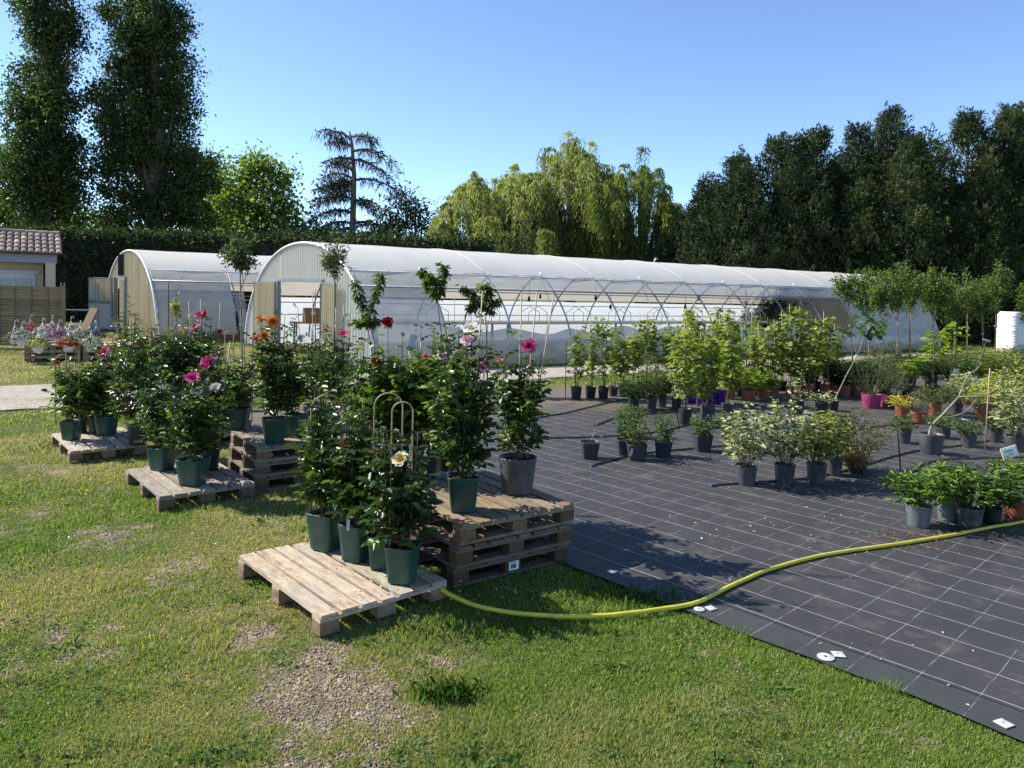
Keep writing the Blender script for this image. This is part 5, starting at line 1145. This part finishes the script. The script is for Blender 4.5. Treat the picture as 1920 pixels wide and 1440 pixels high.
limb([(1798,744,-.1),(1803,730,0),(1810,722,0)], .010, .005); limb([(1760,784,0),(1790,780,.1),(1812,770,.1),(1830,750,.1)], .010, .004); limb([(1748,795,0),(1742,793,0)], .014, .013)
b.build('trunk', M['pale_bark'], rt, True)
for (px, py) in [(1812,718),(1806,724),(1840,676),(1880,702)]:
    for i in range(7): a = rng.uniform(0, 6.28); Lf.add(tuple(lf(px, py)), (math.cos(a), math.sin(a), .4), (0, 0, 1), .10, .03, pcol(rng, 'sage'))
Lf.build('foliage', 'oval', M['soft_leaf'], rt)
# young fig with tilted pale trunk further back
rt, g, mp, _ = plant('leaning_fig', 'fig tree', 'curved pale trunk fig tied with white ribbon in a black pot', 1560, 772, 752, 24, 745, 5, nst=0, seed=77, mat='black_plastic')
rt.rotation_euler = (0, 0, 0); b = MB(); Lf = Leaves()
limb([(1560,758,0),(1572,735,0),(1588,702,0),(1607,667,0),(1622,628,0)], .015, .006); limb([(1607,667,0),(1600,640,0)], .008, .004); limb([(1560,756,0),(1550,735,0)], .012, .008); b.build('trunk', M['pale_bark'], rt, True)
for i in range(34):
    px, py = rng.gauss(1625, 20), rng.gauss(608, 14); a = rng.uniform(0, 6.28); Lf.add(tuple(lf(px, py, rng.uniform(-.2, .2))), (math.cos(a), math.sin(a), -.5), (rng.gauss(0, .4), rng.gauss(0, .4), 1), .19, .13, pcol(rng, 'green'))
Lf.build('foliage', 'vine', M['soft_leaf'], rt); q = lf(1607, 667, -.02); bb = MB(); bb.box(tuple(q), (.05, .05, .03)); bb.beam(tuple(q), (q.x+.16, q.y, q.z-.1), .03, .006); bb.build('ribbon', M['tag_white'], rt)
# second magnolia-like plants with big round leaves
for i, (cx, by, tp, lab) in enumerate([(1748, 742, 622, 'big round leaved young tree with yellow green leaves at the right'), (1785, 738, 600, 'big round leaved young tree right of the first one'), (1700, 742, 675, 'broad leaved lime plant above the golden yellow bush')]):
    plant('broad_leaf_plant', 'young tree', lab, cx, by, by-20, 20, tp, 24, 'lime', k=1, ll=.17, asp=.75, tmpl='vine' if i == 2 else 'oval', nst=3, nn=9, shape='column', low=.55, side=.2, grp='broad leaved young trees', seed=80+i, mat='black_plastic', droop=.4)
# back row of mixed bushes in terracotta and black pots
for i, (cx, by, tp, hw, pal, mat, lab) in enumerate([(1507,738,690,18,'olive','terracotta','small olive green bush in terracotta left of the row of dark ones'),(1566,742,672,24,'olive','terracotta','grey green bush in the terracotta row, under the curved fig'),(1582,744,676,24,'dark','terracotta','dark bush in terracotta, immediately right of the grey green one'),(1605,742,680,22,'dark','terracotta','dark bush in terracotta left of the pink pots'),
     (1625,740,676,24,'green','terracotta','green bush in terracotta just above the upright pink pot'),(1658,728,640,34,'olive','black_plastic','tall feathery olive bush behind the pink pots'),(1705,728,662,34,'dark','black_plastic','dark bush with small white spots in the back row'),(1745,726,668,32,'dark','black_plastic','dark bush left of the cream label in the back row'),
     (1785,728,664,34,'green','black_plastic','green bush behind the silver leaved one'),(1830,728,655,36,'green','black_plastic','full green bush under the rightmost standards'),(1875,730,652,38,'vine','black_plastic','light green bush at the right in the back row'),(1915,728,645,36,'green','black_plastic','green bush cut by the right edge in the back row'),(1812,760,700,28,'varieg','terracotta','white flecked bush behind the pale yellow one'),(1872,760,700,26,'varieg_y','terracotta','yellow flecked bush between the two pale yellow ones'),(1658,744,700,26,'olive','black_plastic','low bush behind the tilted pink pot')]):
    bush(lab, cx, by, by-20, 24, tp, hw, pal, 90+i, mat, ll=.07, asp=.5, nst=24, nn=22)
# choisya group at the right front
ch = dict(k=3, ll=.07, asp=.34, nst=11, nn=10, shape='vase', low=.25, side=.12, droop=.05)
GC = 'light green bushes at the right front'
plant('choisya_bush', 'shrub', 'light green bush in the leftmost grey pot by the hose, small gap to the others', 1721, 992, 952, 47, 898, 40, 'choisya', seed=110, mat='pale_grey_plastic', grp=GC, **ch)
plant('choisya_bush', 'shrub', 'light green bush in the pale grey pot set back from the hose', 1776, 980, 940, 40, 886, 40, 'choisya', seed=111, mat='pale_grey_plastic', grp=GC, **ch)
plant('choisya_bush', 'shrub', 'light green bush with a white tag, its dark grey pot touching the hose', 1817, 993, 955, 48, 895, 46, 'choisya', seed=112, mat='grey_plastic', grp=GC, tags=[(1834,935,5,30,.2,'tag_white')], **ch)
plant('choisya_bush', 'shrub', 'low dark bush between the white tagged one and the terracotta pot', 1858, 985, 955, 36, 912, 36, 'green', seed=113, mat='black_plastic', grp=GC, **ch)
plant('choisya_bush', 'shrub', 'tall light green bush in the terracotta pot by the handwritten sign', 1908, 976, 940, 56, 872, 46, 'choisya', seed=114, mat='terracotta', grp=GC, **ch)
plant('choisya_bush', 'shrub', 'airy flowering bush behind the white tagged light green one', 1795, 955, 925, 40, 870, 46, 'olive', seed=115, mat='black_plastic', grp=GC, **{**ch, 'll': .04})
# ---- standards: ball of leaves on a bare stem
def standard(name, cat, label, cx, by, zc_px, ry_px, rx_px, seed, pal, ll=.06, asp=.4, n=520, grp=None, lean=0, tag_=None, pw=24, mat='black_plastic', tmpl='oval', holes=.35):
    rng = random.Random(seed); r = np.random.default_rng(seed); g = G(cx, by); Yp = g[1]; mp = scale_at(Yp); root = thing(name, label, cat, g, 0, grp); rp = pw/2*mp; pot(root, 'rd', rp, rp*1.7, M[mat], rng)
    c = AT(cx+lean, zc_px, Yp)-g; rx, rz = rx_px*mp, ry_px*mp; b = MB(); b.tube(bez(Vector((0, 0, rp)), Vector((c[0]*.3+rng.uniform(-.04, .04), 0, c[2]*.5)), Vector((c[0], 0, c[2]-rz*.4)), 8), [.016-.0007*i for i in range(9)], 6)
    L = Leaves(); ntw = 26
    for i in range(ntw):
        d = unit(r.normal(size=3)+np.array([0, 0, .15])); k = r.uniform(.65, 1.08); tip = np.array([c[0]+d[0]*rx*k, d[1]*rx*k, c[2]+d[2]*rz*k]); A = Vector((c[0], 0, c[2]-rz*.45)); pts = bez(A, A.lerp(Vector(tip), .4)+Vector((0, 0, rz*.15)), Vector(tip), 6); b.tube(pts, [.006, .005, .004, .003, .003, .002, .0015], 4, None, False)
        m = n//ntw; t = r.uniform(.3, 1.05, m)
        for q in t:
            x = min(q, .999)*6; i0 = int(x); p = pts[i0].lerp(pts[i0+1], x-i0)+Vector(r.normal(size=3)*rx*.16); L.add(tuple(p), tuple(r.normal(size=3)+d*.8), tuple(r.normal(size=3)+np.array([0, 0, .8])), ll*r.uniform(.6, 1.25), ll*asp*r.uniform(.8, 1.2), pcol(rng, pal))
    b.build('trunk', M['pale_bark'] if seed % 2 else M['bark'], root, True); L.build('crown', tmpl, M['soft_leaf'], root)
    b = MB(); b.tube([(.03, .02, rp), (c[0]+.03, .02, c[2]-rz*.2)], .007, 5); b.build('cane', M['bamboo'], root, True)
    b = MB(); b.box((c[0]*.6+.0, -.02, c[2]*.55), (.05, .05, .022)); b.build('tie', M['tag_white'], root)
    return root
GO = 'olive standards in front of the greenhouses'
standard('olive_standard', 'olive tree', 'round crowned olive standard before the left greenhouse roof', 456, 770, 476, 36, 33, 201, 'olive', .085, .26, 900, GO, -6, pw=30)
standard('olive_standard', 'olive tree', 'narrow crowned olive standard before the long greenhouse front', 626, 745, 482, 40, 27, 202, 'olive', .085, .26, 620, GO, 2, pw=28)
GL = 'laurel standards at the right'
for i, (cx, by, zc, ry, rx, le, lab) in enumerate([(1598,700,545,26,30,-8,'leftmost laurel standard with drooping leaves, before the greenhouse end'),(1628,704,540,38,26,0,'second laurel standard from left, in front of the greenhouse end'),(1648,712,535,32,22,4,'third laurel standard from left, narrow crown'),(1682,708,545,40,34,2,'full laurel standard with thick reddish stem'),
     (1706,704,535,34,24,0,'laurel standard behind the full one, top leaning right'),(1738,712,545,40,26,20,'laurel standard with a strongly leaning trunk'),(1752,702,552,34,24,-4,'pale crowned laurel standard behind the leaning one'),(1788,706,545,42,30,4,'tallest laurel standard, right of the leaning trunk'),(1812,702,556,34,26,2,'laurel standard with low crown right of the tallest'),(1842,706,552,38,30,0,'bright green laurel standard second from the right'),(1864,702,545,36,24,4,'rightmost laurel standard with yellowish top'),(1925,712,566,30,22,0,'laurel standard cut by the right edge')]):
    standard('laurel_standard', 'laurel', lab, cx, by, zc-8+(i*7)%5*5, ry*1.3, rx*1.02, 210+i, 'laurel', .085, .42, 1450, GL, le, pw=22)
# peach trees: thin trunk and a few long arms hung with narrow leaves
def peach(label, cx, by, arms, seed):
    rng = random.Random(seed); g = G(cx, by); Yp = g[1]; root = thing('young_peach_tree', label, 'peach tree', g, 0, 'young peach trees behind the roses'); pot(root, 'rd', .15, .24, M['black_plastic'], rng); b = MB(); L = Leaves()
    for arm in arms:
        P = [Vector(AT(px, py, Yp+dy)-g) for (px, py, dy) in arm]; pts = [Vector(q) for q in spline(P, 6)]; b.tube(pts, list(np.linspace(.020 if arm is arms[0] else .012, .004, len(pts))), 6)
        if arm is arms[0]: continue
        for j, p in enumerate(pts[2:]):
            for q in range(9):
                a = rng.uniform(0, 6.28); L.add(tuple(p+Vector((rng.gauss(0, .03), rng.gauss(0, .03), rng.gauss(0, .03)))), (math.cos(a), math.sin(a), rng.uniform(-1.3, .2)), (rng.gauss(0, .4), rng.gauss(0, .4), 1), rng.uniform(.09, .17), rng.uniform(.025, .038), pcol(rng, 'peach'))
    b.build('trunk', M['bark'], root, True); L.build('crown', 'oval', M['soft_leaf'], root)
peach('young forked peach tree left of the dark red rose', 706, 735, [[(706,725,0),(697,660,0),(690,618,0),(686,590,0)],[(690,612,0),(682,580,.1),(674,555,.1),(666,528,.1)],[(690,606,0),(700,570,0),(708,540,0),(712,515,0)],[(688,600,0),(675,605,.05),(663,604,.05)],[(688,600,0),(698,606,.05),(706,600,.05)]], 5)
peach('young forked peach tree in front of the greenhouse side film, tallest of the three', 836, 735, [[(836,725,0),(830,650,0),(824,600,0),(820,560,0)],[(820,565,0),(808,540,.1),(798,520,.1),(791,505,.1)],[(820,562,0),(826,535,0),(832,515,0),(830,498,0)],[(820,560,0),(812,530,-.1),(806,512,-.1)]], 6)
peach('young peach tree with drooping tufts above the white rose', 914, 738, [[(914,728,0),(913,650,0),(911,600,0),(911,560,0)],[(911,585,0),(896,565,.1),(882,548,.1),(868,540,.1)],[(911,580,0),(912,556,0),(916,542,0),(904,535,0)],[(911,590,0),(922,572,0),(934,563,0)],[(905,570,0),(888,572,0),(882,580,0)]], 7)
# small leafy sapling before the left greenhouse film
standard('young_sapling', 'sapling', 'thin pale leaved sapling in front of the left greenhouse side film', 328, 730, 575, 34, 13, 231, 'varieg_y', .06, .5, 160, 'thin saplings', 2, pw=20)
standard('bare_sapling', 'sapling', 'almost leafless grey sapling in front of the open greenhouse side', 1398, 730, 560, 26, 20, 232, 'straw', .03, .3, 26, 'thin saplings', 0, pw=20)
# lone canes standing in the sheet
for i, (xt, yt, xb, yb, lab) in enumerate([(1062,640,1060,750,'thin dark cane left of the first vine pot'),(1258,700,1274,805,'slanting dark cane before the middle vines'),(1682,795,1689,886,'thin black post on the sheet left of the small round shrub'),(1856,690,1846,850,'bamboo cane beside the small dark shrub'),(852,552,852,720,'left bamboo cane behind the white rose'),(316,530,315,745,'black cane before the left greenhouse film'),(1330,690,1340,785,'dark cane between the two square vine pots')]):
    g = G(xb, yb); t_ = AT(xt, yt, g[1]); b = MB(); b.tube([(0, 0, 0), tuple(t_-g)], .008, 6)
    tag(b.build('plant_cane', M['bamboo' if i in (3, 4) else 'dark'], None, True, (g[0], g[1], 0)), lab, 'cane', 'canes stuck in the ground')
# ---- price sign
g = G(1903, 955); q = AT(1893, 848, g[1]-.05); t = thing('price_sign', 'handwritten sign in a cream frame tilted on a pale stick', 'sign', (q[0], q[1], q[2]), 0); t.rotation_euler = (rad(-8), rad(-17), rad(4)); mp = scale_at(q[1]); sw, sh_ = 31*mp, 21*mp
b = MB(); b.box((0, 0, 0), (sw, .012, sh_)); b.build('frame', pm('cream_paint', (.70, .66, .46), (.62, .58, .40), 6, .6), t)
b = MB(); b.box((0, -.0085, 0), (sw*.80, .004, sh_*.78)); b.build('card', M['paper'], t)
def text(s, size, loc, mat, parent, name='lettering'):
    cu = bpy.data.curves.new(name, 'FONT'); cu.body = s; cu.size = size; cu.align_x = 'CENTER'; cu.extrude = .0006; o = bpy.data.objects.new(name, cu); C.objects.link(o); bpy.context.view_layer.update()
    me = bpy.data.meshes.new_from_object(o.evaluated_get(bpy.context.evaluated_depsgraph_get())); bpy.data.objects.remove(o)
    o = link(name, me, mat, parent, loc); o.rotation_euler = (PI/2, 0, 0); return o
text('Rosier', sh_*.30, (-sw*.06, -.012, sh_*.08), M['ink'], t); text('15 \u20ac', sh_*.26, (.0, -.012, -sh_*.24), M['ink'], t)
b = MB(); b.tube([(sw*.05, .012, -sh_*.3), (sw*.24, .012, -sh_*1.5), (sw*.38, .012, -sh_*4.0)], .006, 6); b.tube([(-sw*.12, .012, -sh_*.45), (sw*.2, .012, -sh_*.95)], .005, 6); b.build('stick', M['bamboo'], t, True)
# white label board behind the dark red rose
g = np.array(AT(762, 660, 7.0)); t = thing('name_board', 'slanted white name board on a thin white stake behind the dark red rose', 'label board', g, 0); t.rotation_euler = (0, rad(14), .25)
b = MB(); b.box((.03, 0, .09), (.075, .004, .17)); b.build('board', M['tag_white'], t); b = MB(); b.tube([(0, .004, .04), (-.05, .004, -float(g[2])*1.02)], .005, 5); b.build('stake', M['tag_white'], t)
for i, (px, py, w_, h_, lab) in enumerate([(1793,696,11,9,'cream square label on a stake among the right bushes'),(1440,643,24,4,'long white ribbon label among the vines'),(1276,652,20,6,'slanting white ribbon label in the middle vine cluster'),(1655,641,22,4,'white ribbon label under the laurel standards'),(1850,638,16,4,'white ribbon label on the right standards'),(1832,715,14,8,'bluish label lying among the right bushes')]):
    q = AT(px, py, [14.5, 15.2, 14.2, 15.5, 15.8, 13.4][i]); mp = scale_at(q[1]); b = MB(); b.box((0, 0, 0), (w_*mp, .004, h_*mp)); o = tag(b.build('hanging_label', M['tag_white'], None, loc=tuple(q)), lab, 'label', 'white labels among the plants'); o.rotation_euler = (.1, [.05, -.05, -.5, .0, .25, .4][i], .1)
    b = MB(); b.tube([(0, .004, 0), (0, .004, -q[2])], .004, 5); b.build('stake', M['bamboo'], o)
# ---- hanging baskets on the stand by the fence
M['basket_white'] = pm('basket_white', (.70, .70, .69), (.60, .60, .58), 9, .45)
GB = 'hanging baskets on the pallet stand'
bc3 = np.array([bc[0], bc[1], 0])
def basket(label, px, py, wpx, cols, hook, seed, z=.41):
    rng = random.Random(seed); g = G(px, py, z); mp = scale_at(g[1]); r = wpx/2*mp; root = thing('hanging_basket', label, 'flower basket', g, rng.uniform(0, 3), GB)
    b = MB(); b.lathe([(r*.55, 0), (r*.62, .02), (r*.95, r*.95), (r, r*1.0), (r*1.0, r*1.12), (r*.93, r*1.12), (r*.90, r)], 20); p = b.build('pot', M['basket_white'], root, True)
    L = Leaves(); Fw = Leaves(); zt = r*1.1
    for i in range(190):
        d = unit(np.array([rng.gauss(0, 1), rng.gauss(0, 1), abs(rng.gauss(0, .8))-.15])); k = rng.uniform(.6, 1.15); p_ = d*np.array([r*1.35, r*1.35, r*1.15])*k+np.array([0, 0, zt*.95])
        L.add(tuple(p_), tuple(d+np.array([rng.gauss(0, .5), rng.gauss(0, .5), .2])), (rng.gauss(0, .5), rng.gauss(0, .5), 1), rng.uniform(.04, .07), .03, pcol(rng, 'green'))
    for i in range(80):
        d = unit(np.array([rng.gauss(0, 1), rng.gauss(0, 1), abs(rng.gauss(0, .9))-.1])); p_ = d*np.array([r*1.5, r*1.5, r*1.3])*rng.uniform(.85, 1.1)+np.array([0, 0, zt*.95]); c = rng.choice(cols)
        for q in range(4):
            a = q*1.57+rng.random(); t1 = Vector(d).orthogonal(); t2 = Vector(d).cross(t1); dd = t1*math.cos(a)+t2*math.sin(a); Fw.add(tuple(p_), tuple(dd), tuple(d), rng.uniform(.028, .04), .032, tuple(x*rng.uniform(.85, 1.1) for x in c))
    L.build('foliage', 'oval', M['soft_leaf'], root); Fw.build('flowers', 'dia', M['petal'], root)
    b = MB(); hz_ = hook*mp
    for i in range(3): a = 2.1*i; b.tube([(r*.97*math.cos(a), r*.97*math.sin(a), r*1.1), (0, 0, hz_*.78)], .006, 4)
    pts = [(0, 0, hz_*.76), (0, 0, hz_*.86)]+[(.035*(1-math.cos(t_)) , 0, hz_*.86+.06*math.sin(t_)+.03*t_/3) for t_ in (.6, 1.2, 1.8, 2.4, 3.0, 3.5)]; b.tube(pts, .008, 6); b.build('hanger', M['basket_white'], root, True)
WH, PK, MG, YL, RD, VI, GY = (.62, .61, .58), (.50, .14, .40), (.50, .05, .22), (.68, .60, .12), (.52, .02, .02), (.14, .035, .27), (.26, .26, .27)
for i, (px, py, w_, cols, hk, lab) in enumerate([(72,661,20,[YL,(.55,.55,.2)],46,'basket of yellow flowers at the front of the stand'),(128,659,20,[RD],46,'basket of vivid red flowers at the front of the stand'),(171,659,20,[WH,(.6,.62,.4)],46,'basket of small white and green flowers at the right front of the stand'),
      (42,648,20,[WH,GY],46,'basket of greyish white flowers at the left front of the stand'),(28,645,18,[(.3,.25,.3),GY],46,'basket of dark grey flowers at the far left corner of the stand'),(57,633,20,[MG],44,'basket of magenta flowers in the back row of the stand'),(80,641,20,[WH,(.6,.65,.75)],46,'basket of white flowers behind the yellow one'),
      (98,637,22,[PK,(.70,.35,.60)],46,'basket of pink and purple flowers in the middle of the stand'),(110,643,18,[VI,PK],44,'basket of violet flowers behind the red one'),(133,636,20,[WH,(.7,.68,.7)],44,'basket of white flowers in the back row of the stand'),(150,645,20,[GY,(.3,.28,.3)],44,'basket of silver grey flowers right of the red one'),(180,643,18,[VI,(.1,.08,.12)],42,'basket of dark violet flowers at the right end of the stand')]):
    basket(lab, px, py, w_*1.2, cols, hk, 300+i, .40)
# ---- litter: petals and dry leaves (stuff)
r = np.random.default_rng(77); L = Leaves()
for (px, py, sx_, sy_, n, zz, cols) in [(905,1105,120,22,26,.012,[(.75,.72,.66),(.70,.62,.30)]),(720,1095,60,14,40,.126,[(.72,.66,.42),(.66,.58,.3)]),(1480,1000,160,22,50,.008,[(.55,.52,.36),(.5,.45,.3)]),(1700,1010,60,12,160,.008,[(.22,.11,.06),(.35,.2,.1)]),(1560,930,200,40,70,.008,[(.5,.46,.36),(.2,.15,.09)]),(1400,1150,300,90,45,.008,[(.5,.48,.42),(.16,.13,.09)]),(1250,860,160,40,120,.008,[(.5,.46,.36),(.16,.12,.07)]),(1230,780,170,18,240,.008,[(.42,.36,.26),(.2,.15,.09)]),(1620,890,60,8,160,.008,[(.30,.20,.12),(.14,.1,.06)]),(1780,990,90,10,60,.008,[(.3,.22,.14)]),(1600,1290,250,60,22,.008,[(.5,.5,.45)]),(1700,850,160,30,120,.008,[(.42,.38,.28),(.1,.13,.05)]),(500,1010,200,40,14,.02,[(.75,.73,.66)])]:
    for i in range(n):
        x, y = r.normal(px, sx_), r.normal(py, sy_); p = G(x, max(y, 690), zz)
        if zz < .01 and not in_fabric(np.array([p[0]]), np.array([p[1]]))[0]: continue
        a = r.uniform(0, 6.28); s = r.uniform(.012, .034)*(1 if zz != .126 else .8); L.add(tuple(p), (math.cos(a), math.sin(a), r.uniform(-.05, .25)), (r.normal(0, .3), r.normal(0, .3), 1), s, s*r.uniform(.3, .7), cols[r.integers(len(cols))])
tag(L.build('fallen_petals', 'oval', M['petal']), kind='stuff')

# ================================================================== world, sun, camera
w = bpy.data.worlds.new("World"); bpy.context.scene.world = w; w.use_nodes = True; nt = w.node_tree
sk = nt.nodes.new('ShaderNodeTexSky'); sk.sky_type = 'NISHITA'; sk.sun_disc = False
SAZ, SEL = rad(-76), rad(41)
sk.sun_elevation = SEL; sk.sun_rotation = SAZ; sk.air_density = .62; sk.dust_density = .0; sk.ozone_density = 3.0
bg = nt.nodes['Background']; bg.inputs['Strength'].default_value = .15; nt.links.new(sk.outputs[0], bg.inputs[0])
L = bpy.data.lights.new('sun', 'SUN'); L.energy = 4.7; L.angle = rad(.53); L.color = (1.0, .945, .85)
so = bpy.data.objects.new('sun', L); C.objects.link(so)
sd = Vector((math.sin(SAZ)*math.cos(SEL), math.cos(SAZ)*math.cos(SEL), math.sin(SEL)))
so.rotation_euler = sd.to_track_quat('Z', 'Y').to_euler(); so.location = tuple(sd*60)
cd = bpy.data.cameras.new('camera'); co = bpy.data.objects.new('camera', cd); C.objects.link(co)
cd.sensor_fit = 'HORIZONTAL'; cd.sensor_width = 36; cd.lens = F/1920*36; cd.shift_y = -SH/1920; cd.clip_end = 2000; cd.clip_start = .05
from mathutils import Matrix
Rm = Matrix((tuple(RT), tuple(UP), tuple(-FW))).transposed()
co.matrix_world = Matrix.Translation((0, 0, H)) @ Rm.to_4x4()
sc = bpy.context.scene; sc.camera = co
sc.view_settings.view_transform = 'Standard'; sc.view_settings.look = 'None'; sc.view_settings.exposure = .92; sc.view_settings.gamma = 1
sc.cycles.max_bounces = 8; sc.cycles.transparent_max_bounces = 12
